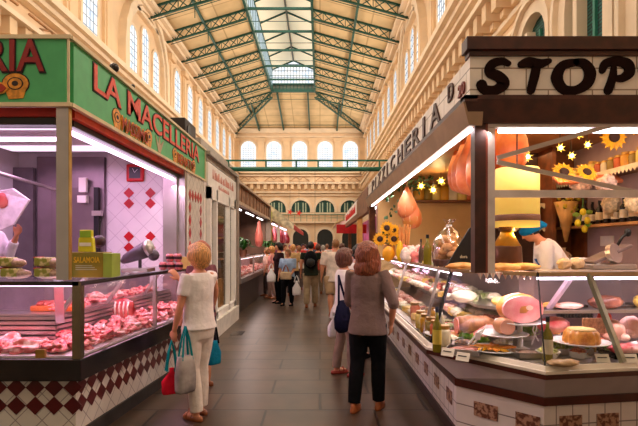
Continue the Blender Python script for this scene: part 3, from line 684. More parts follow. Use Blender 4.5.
P4(MB().box(-1.98,-1.93,11.1,18.2,1.27,1.29),'case_lamp',emat('case_lamp',(1,.8,.88),4))
for y in (11.12,13.4,15.8,18.15): P4(MB().box(-1.88,-1.84,y,y+.05,.84,1.3),'glass_post',STEEL)
heap(46,lambda k:(-2.05-.22*(k%2),11.35+.29*(k//2)),.845,'raw meat piece in the long glass case of the wooden topped stall','meat pieces in the long glass case',rr=(.11,.16),mats=[MT[3],MT[2],MT[0]])
# potted plants & hanging ham there
def fern(loc,lab,r=.35,n=46):
    f=thing('potted_plant',lab,'plant',loc); MB().lathe([(.08,0),(.11,.16),(.12,.17)],n=12).build('pot',mat('terracotta',(.35,.16,.09),.7),f,smooth=True)
    m=MB(); rn=random.Random(int(loc[1]*10))
    for k in range(n):
        a=rn.uniform(0,2*PI); L=r*rn.uniform(.6,1.1); u=Vector((math.cos(a),math.sin(a),0)); s=Vector((-u.y,u.x,0)); h=rn.uniform(.1,.34); w=.016*r/.35
        pts=[Vector((0,0,.17)),u*L*.4+Vector((0,0,.17+h)),u*L*.8+Vector((0,0,.17+h*.9)),u*L+Vector((0,0,.17+h*.45))]
        for i,(p,q) in enumerate(zip(pts,pts[1:])):
            w0=w*(1,1.6,1)[i]; w1=w*(1.6,1,.1)[i]; m.hexa([p-s*w0,p+s*w0,q+s*w1,q-s*w1,p-s*w0+Vector((0,0,.003)),p+s*w0+Vector((0,0,.003)),q+s*w1+Vector((0,0,.003)),q-s*w1+Vector((0,0,.003))])
    m.build('leaves',mat('leaf_green',(.06,.22,.03),.5,var=.4,scale=9),f)
fern((-1.97,12.3,1.325),'green potted plant on the case right beside the white shop')
fern((-1.97,17.9,1.325),'green potted plant near the far end of the long glass case',.42)
def hangham(nm,loc,lab,L=.55,r=.14,m=None,grp=None,net=False):
    h=thing(nm,lab,'ham',loc,random.uniform(0,3),grp)
    rr=[.02,.035,.05,r*.62,r*.92,r,r*.93,r*.66,r*.2]; zz=[0,-.05*L,-.12*L,-.32*L,-.5*L,-.68*L,-.84*L,-.95*L,-L]
    MB().lathe([(a,z) for a,z in zip(rr,zz)],n=18,sy=.7).build('meat',m or mat('cured_ham',(.80,.22,.10),.4,col2=(.88,.45,.26),var=.1,scale=6,bump=.2),h,smooth=True)
    MB().tube([(0,0,-.03),(0,0,.16)],.006,5).build('string',CREAM,h)
    return h
hangham('hanging_ham',at(259,226,13.5)+Vector((0,0,.15)),'red meat leg hanging behind the long glass case of the wooden topped stall',.75,.12,MT[1])
for i,(px,py) in enumerate(()): pass
# ================================================================ FAR LEFT STALLS
s4=thing('awning_stall','stall with a long sloping cream awning and yellow corner pillar at the far left','market stall',(-1.9,19.4,0))
P5=lambda mb,n,m,**k: mb.build(n,m,s4,world=True,**k)
AWN=mat('awning_cream',(.72,.62,.48),.8,var=.08,scale=2)
P5(MB().ext([(-2.1,19.2,3.3),(-1.05,19.2,2.45),(-1.05,30,2.45),(-2.1,30,3.3)],(0,0,.04)),'awning',AWN)
P5(MB().ext([(-1.05,19.2,2.45),(-1.05,30,2.45),(-1.05,30,2.25),(-1.05,19.2,2.25)],(.02,0,0)),'awning_valance',mat('valance_stripe',(.62,.10,.08),.7))
P5(MB().ext([(-2.1,19.2,3.3),(-1.05,19.2,2.45),(-1.05,19.2,2.25),(-2.1,19.2,2.7)],(0,.02,0)),'awning_end',mat('awning_orange',(.82,.74,.58),.7,var=.3,scale=6))
P5(MB().box(-2.15,-1.92,18.75,19.1,0,3.0),'pillar',mat('pillar_yellow',(.75,.62,.12),.6)); P5(MB().box(-2.7,-1.9,18.72,19.15,2.7,2.95),'yellow_header',mat('header_lime',(.62,.66,.20),.6))
P5(MB().box(-1.72,-1.62,19.3,19.4,0,2.6),'awning_pole',WHITEP)
P5(MB().box(-4.2,-4.1,19,33,0,3.2),'back_wall',mat('wall_magenta',(.55,.16,.34),.6,var=.4,scale=1.5)); P5(MB().box(-4.2,-2.1,19,33,3.2,3.3),'roof',MBROWN)
P5(MB().box(-2.7,-1.85,19.3,33,.0,.95),'counter',mat('counter_far',(.40,.22,.22),.5,var=.3,scale=2))
for y in (20,22.5,25,27.5,30.): P5(MB().box(-2.3,-2.2,y,y+1.5,2.62,2.67),'tube_lamp',TUBEP)
for k in range(9):
    hangham('hanging_ham',(-2.05,20.2+1.25*k,2.45),'pink meat piece hanging in the far left awning stall',.7,.15,MT[k%4],'meat pieces hanging under the far awning')
for k in range(3):
    d_=thing('hanging_ornament',['red star ornament hanging left above the aisle near the far end','red star ornament hanging right above the aisle near the far end','orange red ball hanging low over the crowd'][k],'ornament',at(*((290,212,24),(299,213,24),(315,246,22))[k]))
    if k<2:
        d_.scale=(.6,.6,.6); m=MB()
        for a in range(5):
            t0=2*PI*a/5; m.ext([(0,0,0),(.1*math.cos(t0-.6),0,.1*math.sin(t0-.6)),(.30*math.cos(t0),0,.30*math.sin(t0)),(.1*math.cos(t0+.6),0,.1*math.sin(t0+.6))],(0,.05,0))
        m.build('star',mat('ornament_red',(.85,.06,.02),.5),d_)
    else: MB().ell((0,0,0),(.17,.17,.17),sub=2).build('ball',mat('ornament_orange',(.9,.15,.03),.5),d_,smooth=True)
    MB().tube([(0,0,.1),(0,0,3.5)],.006,4).build('string',BLACK,d_)
# far right stalls
s5=thing('white_sign_stall','stall with a white sign with red lettering beyond the delicatessen','market stall',(1.2,11.6,0))
P6=lambda mb,n,m,**k: mb.build(n,m,s5,world=True,**k)
P6(MB().box(1.16,1.25,15.2,22,2.62,3.05),'sign_board',MATS['sign_white']); squiggle('sign_letters',1.157,15.8,21.4,2.7,.26,mat('red_script',(.75,.06,.05),.5),s5)
P6(MB().box(1.16,1.28,11.7,22,2.45,2.62),'header',MBROWN); P6(MB().box(1.16,1.32,14.9,15.2,0,3.0),'wooden_post',mat('post_orange',(.62,.36,.14),.5)); P6(MB().box(1.2,1.3,11.55,11.75,0,3.05),'near_post',MBROWN); P6(MB().box(1.16,1.28,11.7,15.0,2.62,3.0),'wooden_fascia',MBROWN)
P6(MB().box(2.6,2.7,11.6,22,0,3.0),'back_wall',mat('stall5_wall',(.25,.20,.14),.6,var=.3,scale=2)); P6(MB().box(1.2,3.4,11.6,22,3.05,3.12),'roof',MBROWN); P6(MB().box(1.25,2.2,11.8,22,0,1.0),'counter',MATS['counter_far']); P6(MB().tube([(1.6,12.5,2.7),(1.6,14.2,2.7)],.03,6),'tube_lamp',TUBE)
s6=thing('far_awning_stall','stall under a pale peaked awning with a red sign at the far right','market stall',(1.2,23,0))
P7=lambda mb,n,m,**k: mb.build(n,m,s6,world=True,**k)
P7(MB().ext([(2.4,22.6,3.3),(.75,22.6,2.68),(.75,31,2.68),(2.4,31,3.3)],(0,0,.04)),'awning',mat('awning_pale',(.85,.75,.42),.8)); P7(MB().box(.78,2.2,22.7,22.8,2.2,2.62),'red_sign',mat('far_red_sign',(.75,.03,.05),.5)); P7(MB().box(1.35,1.5,22.9,23.05,0,2.8),'post',MBROWN); P7(MB().box(1.3,2.3,23,32,0,1.0),'counter',MATS['counter_far']); P7(MB().box(2.6,2.7,22.6,32,0,3.0),'back_wall',MATS['wall_magenta'])
P7(MB().box(1.5,1.6,24,31,2.5,2.56),'tube_lamp',TUBEP)
# ================================================================ RIGHT DELICATESSEN
ds=thing('delicatessen_stall','corner delicatessen stall with dark wooden frame and cream tiled sign in brown lettering','market stall',(1.2,3.75,0))
D=lambda mb,n,m,**k: mb.build(n,m,k.pop('p',ds),world=True,**k)
STILE=brickmat('sign_cream_tile',(.90,.82,.74),(.86,.78,.70),(.45,.36,.28),.34,.165,.006,rough=.4,offset=.5,nvar=.08,axes='SZX')
FP=D(MB().box(1.156,5.2,3.70,3.76,2.75,3.06),'front_sign_panel',STILE)
SP=D(MB().box(1.156,1.20,3.76,11.5,2.75,3.06),'side_sign_panel',STILE)
D(MB().box(1.12,5.2,3.655,3.80,3.10,3.20).box(1.145,5.2,3.68,3.80,3.06,3.10),'top_frame',DBROWN,bevel=.004)
m=MB(); m.ext([(1.10,3.62,2.77),(1.10,3.62,2.72),(1.16,3.70,2.55),(1.22,3.76,2.55),(1.22,3.76,2.77)],(4.1,0,0)); m.bm.free(); m=MB()
def ring(x,y,z): return (x,y,z)
m.hexa([(1.16,3.70,2.55),(5.2,3.70,2.55),(5.2,3.76,2.55),(1.20,3.76,2.55),(1.10,3.65,2.72),(5.2,3.65,2.72),(5.2,3.76,2.72),(1.20,3.76,2.72)])
m.box(1.10,5.2,3.65,3.76,2.72,2.75)
D(m,'lower_frame_front',DBROWN)
D(MB().box(1.10,1.2,3.65,11.5,2.70,2.75),'lower_frame_side',DBROWN)
D(MB().hexa([(1.15,3.70,2.53),(1.25,3.70,2.53),(1.25,11.5,2.53),(1.15,11.5,2.53),(1.09,3.66,2.70),(1.25,3.66,2.70),(1.25,11.5,2.70),(1.09,11.5,2.70)]),'side_soffit',mat('soffit_wood',(.55,.40,.28),.5,var=.1,scale=4))
D(MB().tube([(1.18,3.75,2.51),(1.18,7.2,2.51)],.017,8),'tube_lamp',TUBE); D(MB().tube([(1.18,7.3,2.51),(1.18,10.9,2.51)],.017,8),'tube_lamp',TUBE)
D(MB().tube([(1.42,3.82,2.515),(3.9,3.82,2.515)],.017,8),'tube_lamp',TUBE)
D(MB().box(1.20,1.285,3.72,3.82,1.39,2.55),'corner_post',DBROWN); D(MB().box(1.285,1.305,3.73,3.80,1.39,2.55),'post_edge',mat('post_red',(.42,.13,.08),.4))
D(MB().box(1.305,1.36,3.73,3.80,1.39,2.52).box(1.36,5,3.73,3.78,1.98,2.035).box(1.305,5,3.73,3.80,2.525,2.55),'window_frame',mat('frame_pale',(.80,.72,.68),.4,.2))
a=at(497,158,3.74); b=at(640,117,3.74); c=at(497,162,3.74); d=at(640,193,3.74)
D(MB().bar(a,b+(b-a)*.3,.012,.035).bar(c,d,.012,.035),'folding_brace',ALU)
# lettering on the front: brush strokes
def stroke(mb,pts,ws,d,Mf):
    P=[Vector(p) for p in pts]; n=len(P); S=[]
    for i in range(n-1):
        p0=P[max(i-1,0)];p1=P[i];p2=P[i+1];p3=P[min(i+2,n-1)]
        for k in range(6):
            t=k/6; S.append((.5*((2*p1)+(-p0+p2)*t+(2*p0-5*p1+4*p2-p3)*t*t+(-p0+3*p1-3*p2+p3)*t**3), ws[i]*(1-t)+ws[i+1]*t))
    S.append((P[-1],ws[-1])); Lf=[];Rt=[]
    for i,(p,w) in enumerate(S):
        t=(S[min(i+1,len(S)-1)][0]-S[max(i-1,0)][0]).normalized(); nn=Vector((-t.y,t.x)); Lf.append(p+nn*w/2); Rt.append(p-nn*w/2)
    for i in range(len(S)-1):
        q=[Lf[i],Rt[i],Rt[i+1],Lf[i+1]]; mb.hexa([Mf(v,0) for v in q]+[Mf(v,d) for v in q])
    for p,w in (S[0],S[-1]):
        mb.ext([Mf(p+Vector((math.cos(a*PI/5),math.sin(a*PI/5)))*w/2,0) for a in range(10)], Vector(Mf(p,d*1.15))-Vector(Mf(p,0)))
LET={'S':(1.0,[([(.90,.86),(.70,.93),(.42,.84),(.36,.62),(.62,.48),(.76,.28),(.52,.09),(.22,.10),(.12,.24)],[.10,.14,.17,.19,.20,.22,.18,.18,.20])]),
'T':(.95,[([(.06,.84),(.30,.90),(.65,.86),(.93,.93)],[.13,.19,.17,.10]),([(.55,.85),(.48,.5),(.36,.08)],[.16,.17,.15])]),
'O':(1.15,[([(.62,.90),(.28,.80),(.14,.45),(.30,.12),(.60,.09),(.88,.28),(.96,.60),(.82,.86),(.60,.90)],[.13,.17,.22,.18,.16,.20,.22,.17,.13])]),
'P':(.98,[([(.06,.66),(.16,.86),(.50,.93),(.85,.84),(.90,.60),(.68,.44),(.42,.44)],[.12,.16,.17,.20,.20,.15,.10]),([(.42,.74),(.38,.45),(.24,.08)],[.10,.15,.16])]),
'A':(1.0,[([(.08,.08),(.35,.5),(.55,.92)],[.15,.15,.15]),([(.55,.92),(.75,.5),(.85,.08)],[.16,.18,.17]),([(.3,.36),(.75,.36)],[.1,.1])])}
LB=mat('letter_dark_brown',(.05,.02,.015),.8,spec=.1)
for ch,px0,px1 in (('S',473,514),('T',515,553),('O',546,594),('P',596,634),('P',635,673),('A',676,718)):
    x0=at(px0,0,3.7).x; w=(px1-px0)*3.7/F; m=MB()
    adv,strokes=LET[ch]
    for pts,ws in strokes:
        stroke(m,[(w*.1+p[0]*w*.84,.02+p[1]*.265) for p in pts],[q*.31*1.35 for q in ws],.012,lambda v,d,x0=x0:(x0+v.x,3.699-d,2.755+v.y))
    D(m,'sign_letter',LB,p=FP)
yl=10.7
LS=mat('side_letter_brown',(.14,.05,.03),.5)
for ch,y in zip('PIZZICHERIA',(10.6,9.95,9.5,8.9,8.25,7.8,7.1,6.5,5.95,5.35,5.0)):
    w=.16 if ch=='I' else .42
    text('sign_letter',ch,LS,SP,w if ch!='I' else .09,.22,(1.15,y,2.80),RR,bold=.015,depth=.02)
text('sign_letter','D',LS,SP,.17,.15,(1.15,4.30,2.88),RR,bold=.01,depth=.02); text('sign_digits','20',mat('digit_red',(.35,.08,.05),.5),SP,.17,.10,(1.15,3.98,2.82),RR,bold=.02,depth=.02)
# shell
OCH=mat('ochre_wall',(.72,.52,.28),.7,var=.08,scale=2)
D(MB().box(1.25,5.2,3.85,11.4,3.0,3.08),'roof',mat('deli_roof',(.3,.2,.14),.7))
D(MB().box(1.3,3.4,3.9,11.2,2.86,2.9),'ceiling_boards',mat('ceiling_wood',(.50,.27,.12),.5,var=.2,scale=3))
D(MB().box(3.40,3.46,4.2,11.4,0,3.0),'right_wall',mat('wall_mauve',(.62,.50,.50),.6,var=.05))
D(MB().box(1.2,3.4,9.9,10.0,0,3.0),'back_wall',OCH)
D(MB().box(1.25,1.75,10.6,10.7,0,2.6),'end_wall',mat('deli_pink_wall',(.72,.45,.42),.7))
D(MB().box(1.16,1.30,11.3,11.45,0,2.7),'far_post',MBROWN)
D(MB().box(2.95,3.4,6.42,6.5,.0,2.9).box(2.95,3.0,6.1,6.42,0,2.9).box(3.36,3.4,6.1,6.45,0,2.6),'wood_partition',MBROWN)
# wall shelves
def shelf(name,lab,x0,x1,y0,y1,z,sc=False,m_=LWOOD,side='y'):
    s=thing(name,lab,'shelf',((x0+x1)/2,(y0+y1)/2,z)); MB().box(x0,x1,y0,y1,z-.03,z).build('board',m_,s,world=True)
    if sc:
        m=MB()
        if side=='y':
            y=y0
            while y<y1: m.ext([(x0-.004,y,z),(x0-.004,y,z-.04),(x0-.004,y+.03,z-.075),(x0-.004,y+.06,z-.04),(x0-.004,y+.06,z)],(-.006,0,0)); y+=.062
        else:
            x=x0
            while x<x1: m.ext([(x,y0-.004,z),(x,y0-.004,z-.04),(x+.03,y0-.004,z-.075),(x+.06,y0-.004,z-.04),(x+.06,y0-.004,z)],(0,-.006,0)); x+=.062
        m.build('scalloped_trim',mat('lace_cream',(.78,.70,.52),.6),s,world=True)
    return s
shelf('wall_shelf','wooden shelf with dark bottles on the right wall of the delicatessen',3.15,3.40,4.7,6.4,1.85)
shelf('wall_shelf','upper shelf with scalloped cream edge on the right wall of the delicatessen',3.1,3.40,4.5,6.4,2.42,True,MBROWN)
shelf('wall_shelf','lower scalloped shelf of the dark cabinet left of the wooden partition',2.35,2.95,6.3,6.5,1.86,True,MBROWN,'x')
shelf('wall_shelf','higher scalloped shelf of the dark cabinet left of the wooden partition',2.35,2.95,6.3,6.5,2.16,True,MBROWN,'x')
D(MB().box(2.35,2.95,6.5,6.55,0,2.9),'cabinet_back',mat('cabinet_dark',(.14,.07,.04),.5,var=.3)); 
shelf('wall_shelf','long wooden shelf with jars on the ochre back wall',1.9,3.3,9.6,9.9,2.52,False,MBROWN,'x')
# bottles
def bottle(name,lab,h,r,glass,cap,label=None,grp=None):
    b=thing(name,lab,'bottle',(0,0,0),0,grp)
    gb_=MB().lathe([(r*.9,0),(r,.01),(r,h*.55),(r*.9,h*.62),(r*.36,h*.74),(r*.32,h*.9)],n=14).build('glass_body',glass,b,smooth=True)
    MB().lathe([(r*.38,h*.88),(r*.38,h)],n=12).build('cap',cap,b)
    if label: MB().lathe([(r*1.02,h*.18),(r*1.03,h*.2),(r*1.03,h*.48),(r*1.02,h*.5)],n=14).build('label',label,gb_)
    return b
DG=mat('dark_bottle',(.03,.02,.015),.15); OG=mat('oil_green',(.35,.30,.04),.15); CAPG=mat('cap_dark',(.02,.02,.03),.4); LAB=mat('paper_label',(.80,.72,.56),.6)
RB=Rep(bottle('wine_bottle','x',.31,.04,DG,CAPG,LAB))
for k in range(9): RB.put((3.26,6.2-.15*k,1.852),sc=(1,1,.8+.1*(k%3)),label='dark bottle with pale label standing on the right wall shelf',group='dark bottles on the right wall shelf')
for k in range(6): RB.put((3.3,5.75-.16*k+.06,1.852),sc=.9,label='dark bottle in the rear row of the right wall shelf',group='rear bottles on the right wall shelf')
for c0,c1,lab in ((6.05,3,'stacked cream'),):
    for k in range(3):
        o=MB().lathe([(.055,0),(.055,.085)],n=12).build('tin',LAB,loc=(3.2,6.28,1.852+.09*k)); tag(o,'cream tin stacked %s on the left end of the right wall shelf'%['lowest','in the middle','topmost'][k],'tin')
jcols=[(.75,.45,.08),(.62,.20,.06),(.80,.65,.25),(.40,.30,.08),(.80,.72,.55)]
JR=[]
for q,cc in enumerate(jcols):
    j=thing('preserve_jar','x','jar',(0,0,0)); MB().lathe([(.045,0),(.05,.015),(.05,.11),(.04,.13)],n=12).build('contents',mat('preserve%d'%q,cc,.25),j,smooth=True); MB().lathe([(.043,.13),(.043,.155)],n=12).build('lid',BRASS,j); JR.append(Rep(j))
def jarrow(pts,lab,grp,sc=1):
    for k,p in enumerate(pts): JR[(k*3+k//2)%5].put(p,sc=sc*random.uniform(.9,1.15),label=lab,group=grp)
jarrow([(3.22,6.3-.125*k,2.422) for k in range(14)],'glass jar of preserves on the scalloped upper shelf of the right wall','jars on the upper right wall shelf')
jarrow([(2.42+.11*k,6.38,1.862) for k in range(5)],'jar on the lower scalloped cabinet shelf','jars on the lower cabinet shelf'); jarrow([(2.42+.11*k,6.38,2.162) for k in range(5)],'jar on the higher scalloped cabinet shelf','jars on the higher cabinet shelf')
jarrow([(2.0+.17*k,9.72,2.522) for k in range(8)],'tall pale jar on the long shelf of the ochre back wall','jars on the ochre wall shelf',2.2)
for y in (6.2,5.9,5.6,5.3,5.0):
    pass
# sunflowers
SUNP=mat('sunflower_petal',(.95,.58,.02),.5,var=.15,scale=12); SUNC=mat('sunflower_centre',(.10,.04,.015),.7)
def sunflower(loc,r,lab,n=(0,-1,0),grp=None,stem=None):
    f=thing('sunflower',lab,'flower',loc,0,grp); n=Vector(n).normalized(); Q=n.to_track_quat('Z','Y').to_matrix()
    m=MB()
    for ly,(cnt,rr) in enumerate(((14,1),(14,.85))):
        for k in range(cnt):
            a=2*PI*(k+.5*ly)/cnt; u=Vector((math.cos(a),math.sin(a),0)); s=Vector((-u.y,u.x,0)); R=r*rr
            P=[u*R*.3-s*R*.07,u*R*.62-s*R*.16+Vector((0,0,R*.05)),u*R+Vector((0,0,-R*.05)),u*R*.62+s*R*.16+Vector((0,0,R*.05)),u*R*.3+s*R*.07]
            m.ext([Q@p for p in P],Q@Vector((0,0,-.004)))
    m.build('petals',SUNP,f)
    m=MB(); m.tube([Q@Vector((0,0,-.01)),Q@Vector((0,0,r*.10)),Q@Vector((0,0,r*.14))],[r*.38,r*.38,r*.22],14); m.build('flower_centre',SUNC,f,smooth=True)
    if stem is not None: MB().tube([Q@Vector((0,0,-.01)),Vector(stem)*.5+Vector((0,.01,0)),stem],.006,5).build('stem',mat('stem_green',(.10,.25,.04),.6),f)
    return f
sunflower(at(614,137,4.6),.135,'large sunflower hung at the upper right behind the delicatessen window'); sunflower(at(564,172,4.6),.12,'sunflower with drooping petals above the horizontal window bar, left of its neighbour',(0,-1,.5)); sunflower(at(587,172,4.6),.11,'sunflower right of its neighbour just above the horizontal window bar',(.1,-1,.6)); sunflower(at(636,126,4.6),.09,'small sunflower at the far right edge of the delicatessen window')
# star lights
SL=emat('star_lamp_core',(1,.75,.30),14)
STARY=mat('star_lamp_petals',(.85,.70,.20),.4,emis=(1,.65,.1),es=.15)
def star(loc,lab,r=.085):
    s=thing('star_lamp',lab,'lamp',loc); m=MB()
    for k in range(7):
        a=2*PI*k/7+.3; m.ext([(0,0,0),(r*.4*math.cos(a-.4),.0,r*.4*math.sin(a-.4)),(r*math.cos(a),-.03,r*math.sin(a)),(r*.4*math.cos(a+.4),0,r*.4*math.sin(a+.4))],(0,.006,0))
    m.build('petals',STARY,s); MB().ell((0,-.02,0),(r*.36,r*.36,r*.36),sub=2).build('bulb',SL,s,smooth=True); MB().tube([(0,0,r*.3),(0,0,r+.12)],.004,4).build('wire',BLACK,s)
stars=[((518,139),5.0,'leftmost star lamp behind the delicatessen window'),((540,129),4.9,'star lamp near the top of the window above the orange ham'),((527,157),4.7,'low star lamp beside the orange ham above the yellow drum shade'),((560,148),5.2,'star lamp in the middle of the delicatessen window'),((571,156),5.2,'lower middle star lamp in the delicatessen window'),((587,145),5.3,'star lamp left of the large sunflower'),((578,135),5.1,'star lamp touching the upper window brace'),
 ((433,190),8.0,'star lamp hanging lowest over the shelf by the pink hams'),((441,181),8.2,'star lamp left of the hanging pink hams'),((450,168),7.8,'star lamp high beside the hanging pink hams'),((421,186),8.4,'star lamp above the wall jars, furthest left')]
for (px,py),Y,lab in stars: star(at(px,py,Y),lab,.055 if Y<6 else .085)
# the yellow drum
LY=4.35; p=at(517,228,LY)
dl=thing('hanging_drum_lamp','large yellow drum lampshade with a brown band hanging in the delicatessen window','lamp',(p.x,LY,1.77))
YD=mat('drum_yellow',(.95,.78,.30),.5,var=.04,emis=(1,.62,.10),es=.38)
MB().lathe([(.185,.04),(.19,.0),(.19,.52),(.185,.53)],n=28).build('shade',YD,dl,smooth=True); MB().lathe([(.192,.055),(.194,.06),(.194,.105),(.192,.11)],n=28).build('brown_band',mat('band_brown',(.28,.15,.08),.6),dl,smooth=True); MB().tube([(0,0,.5),(0,0,1.08)],.006,5).build('cord',BLACK,dl)
hm=hangham('hanging_ham',at(512,120,4.75)+Vector((0,0,.12)),'large orange cured ham hanging behind the window above the yellow drum shade',.62,.20,mat('orange_ham',(.75,.20,.05),.45,col2=(.88,.40,.14),var=.1,scale=5,bump=.2))
hangham('hanging_ham',at(505,118,5.1)+Vector((-.1,0,.12)),'second orange ham hanging just left behind the large one at the window frame',.66,.20,MATS['orange_ham'])
HP=mat('pink_ham',(.82,.22,.08),.38,col2=(.93,.45,.24),var=.1,scale=5,bump=.2)
for k,(px,py,Y,lab) in enumerate(((459,146,6.4,'leftmost of the row of pink hams hanging beside the dark post'),(465,142,5.7,'second pink ham from the left hanging beside the dark post'),(471,138,5.2,'third pink ham from the left hanging beside the dark post'),(478,132,4.8,'nearest pink ham hanging partly behind the dark post'))):
    h=hangham('hanging_ham',at(px,py,Y)+Vector((.0,0,.06)),lab,.68,.17,HP)
for px,py,lab,mm in ((407,196,'reddish ham in netting hanging on the left of the delicatessen opening',HP),(412,206,'yellowish ham with a black tag hanging lowest in the delicatessen opening',mat('yellow_ham',(.80,.42,.12),.4,col2=(.85,.35,.2),scale=8))):
    h=hangham('netted_ham',at(px,py,7.6)+Vector((0,0,.14)),lab,.50,.16,mm)
    m=MB()
    for k in range(8):
        a=2*PI*k/8; m.tube([(.05*math.cos(a),.04*math.sin(a),-.13),(.165*math.cos(a),.12*math.sin(a),-.34),(.10*math.cos(a),.08*math.sin(a),-.47)],.004,4)
    m.build('net',CREAM,h)
    if 'tag' in lab: MB().tube([(0,-.20,-.36),(0,-.21,-.36)],.07,14).build('tag',BLACK,h)
# green garland around them
g=MB(); rn=random.Random(5)
for k in range(130):
    t=rn.random(); c=at(385+45*t,192-14*t+rn.uniform(-6,10)*(1-.5*t)+ (25*(1-t) if rn.random()<.35 else 0),8.6)+Vector((0,rn.uniform(-.1,.1),0)); u=Vector((rn.uniform(-1,1),rn.uniform(-1,1),rn.uniform(-1,1))).normalized(); s=u.orthogonal().normalized(); L=.09
    g.ext([c,c+u*L*.5+s*.03,c+u*L,c+u*L*.5-s*.03],u.cross(s)*.003)
tag(g.build('leaf_garland',mat('garland_green',(.05,.14,.04),.6,var=.4)),'dark green leaf garland around the netted hams under the delicatessen roof','garland',kind='stuff')
# dried flowers bouquet at the shelf and copper pot
def onshelf(px,py,Y): return at(px,py,Y)
# ---------------------------------------------------------------- counter
DC=thing('delicatessen_display_counter','chamfered delicatessen glass counter with cream ledge and brown trimmed white tile base','display counter',(1.0,3.6,0))
dc=lambda mb,n,m,**k: mb.build(n,m,DC,world=True,**k)
OUT=[(.92,10.6),(.92,4.17),(1.57,3.34),(2.3,3.46),(4.3,3.72)]
BAS=[(1.13,10.6),(1.13,3.98),(1.62,3.47),(2.33,3.58),(4.3,3.83)]
TOP=[(1.16,10.6),(1.16,4.22),(1.66,3.66),(2.3,3.70),(4.3,3.86)]
def inset(poly,q):
    P=[Vector(p) for p in poly]; r=[]
    for i,p in enumerate(P):
        d=[]; 
        if i>0: d.append((P[i]-P[i-1]).normalized())
        if i<len(P)-1: d.append((P[i+1]-P[i]).normalized())
        n=sum((Vector((-v.y,v.x)) for v in d),Vector((0,0))); n.normalize(); n/=max(.5,n.dot(Vector((-d[0].y,d[0].x)))); r.append(tuple(p+n*q))
    return r
def band(mb,A,zA,B_,zB,th=.02):   # sloping strip between two outlines
    A2=inset(A,th); B2=inset(B_,th)
    for i in range(len(A)-1):
        mb.hexa([(*A[i],zA),(*A[i+1],zA),(*A2[i+1],zA),(*A2[i],zA),(*B_[i],zB),(*B_[i+1],zB),(*B2[i+1],zB),(*B2[i],zB)])
def slab(mb,A,w,z0,z1): 
    B2=inset(A,w)
    for i in range(len(A)-1): mb.hexa([(*A[i],z0),(*A[i+1],z0),(*B2[i+1],z0),(*B2[i],z0),(*A[i],z1),(*A[i+1],z1),(*B2[i+1],z1),(*B2[i],z1)])
DT=brickmat('white_base_tiles',(.80,.72,.68),(.76,.68,.64),(.35,.28,.26),.15,.15,.005,rough=.3,offset=0,nvar=.06,axes='SZX')
BTR=mat('brown_trim_tile',(.15,.035,.02),.3,var=.2)
m=MB(); band(m,BAS,.10,BAS,.50); dc(m,'tiled_base',DT)
m=MB(); band(m,inset(BAS,-.02),0,inset(BAS,-.02),.10,.05); dc(m,'dark_kick',mat('kick_brown',(.09,.035,.03),.5))
m=MB(); band(m,inset(BAS,-.015),.445,inset(BAS,-.015),.505,.03); dc(m,'lower_trim',BTR)
m=MB(); band(m,BAS,.505,inset(OUT,.02),.665); dc(m,'sloping_panel',mat('grey_panel',(.60,.52,.50),.4,var=.05))
m=MB(); band(m,inset(OUT,.005),.665,inset(OUT,.005),.70,.03); dc(m,'upper_trim',BTR)
m=MB(); slab(m,OUT,.14,.70,.725); band(m,OUT,.70,inset(OUT,.03),.755,.02); dc(m,'cream_ledge',mat('ledge_cream',(.85,.78,.68),.3,var=.05),bevel=.004)
m=MB(); slab(m,inset(OUT,.06),.95,.735,.755); dc(m,'display_deck',STEEL)
# picture tiles
PT=mat('picture_tile',(.24,.10,.06),.4,var=0,col2=(.55,.36,.26),scale=28,ramp=(.45,.55)); 
def pic(a,b,u0,u1,z0,z1):
    a=Vector((*a,0)); b=Vector((*b,0)); d=(b-a).normalized(); n=Vector((d.y,-d.x,0)); o=a+n*.001
    return MB().hexa([o+d*u0+Vector((0,0,z0)),o+d*u1+Vector((0,0,z0)),o+d*u1+n*.006+Vector((0,0,z0)),o+d*u0+n*.006+Vector((0,0,z0)),o+d*u0+Vector((0,0,z1)),o+d*u1+Vector((0,0,z1)),o+d*u1+n*.006+Vector((0,0,z1)),o+d*u0+n*.006+Vector((0,0,z1))])
for k in range(13): dc(pic(BAS[1],BAS[0],.16+.5*k,.36+.5*k,.28,.42) if False else pic((1.124,3.98),(1.124,10.6),.12+.46*k,.30+.46*k,.24,.355),'picture_tile',PT)
dc(pic(BAS[1],BAS[2],.16,.36,.24,.355),'picture_tile',PT); dc(pic(BAS[1],BAS[2],.50,.68,.24,.355),'picture_tile',PT)
for k in range(3): dc(pic(BAS[2],BAS[3],.12+.30*k,.30+.30*k,.25,.365) if k<2 else pic(BAS[3],BAS[4],.12,.30,.25,.365),'picture_tile',PT)
# glazing
def pane(A,B_,i,zA,zB,t=.008):
    a,b=Vector((*A[i],zA)),Vector((*A[i+1],zA)); c,d=Vector((*B_[i+1],zB)),Vector((*B_[i],zB)); n=(b-a).cross(d-a).normalized()*t
    return MB().hexa([a,b,b+n,a+n,d,c,c+n,d+n])
GI=inset(OUT,.05)
for i,nm in enumerate(('aisle_glass','corner_glass','front_glass','front_glass')): dc(pane(GI,TOP,i,.757,1.375),nm,GLASS)
m=MB()
for i in range(len(TOP)-1): m.bar((*TOP[i],1.385),(*TOP[i+1],1.385),.045,.03)
dc(m,'top_rail',mat('rail_brassy',(.60,.50,.38),.25,.9))
m=MB(); slab(m,inset(TOP,.03),.34,1.37,1.382); dc(m,'glass_top',GLASSD)
m=MB(); slab(m,inset(TOP,.36),.40,1.35,1.385); dc(m,'rear_work_top',mat('worktop',(.50,.42,.38),.3))
m=MB(); slab(m,inset(TOP,.28),.48,1.05,1.062); band(m,inset(TOP,.26),1.045,inset(TOP,.26),1.07,.02); dc(m,'middle_shelf',STEEL)
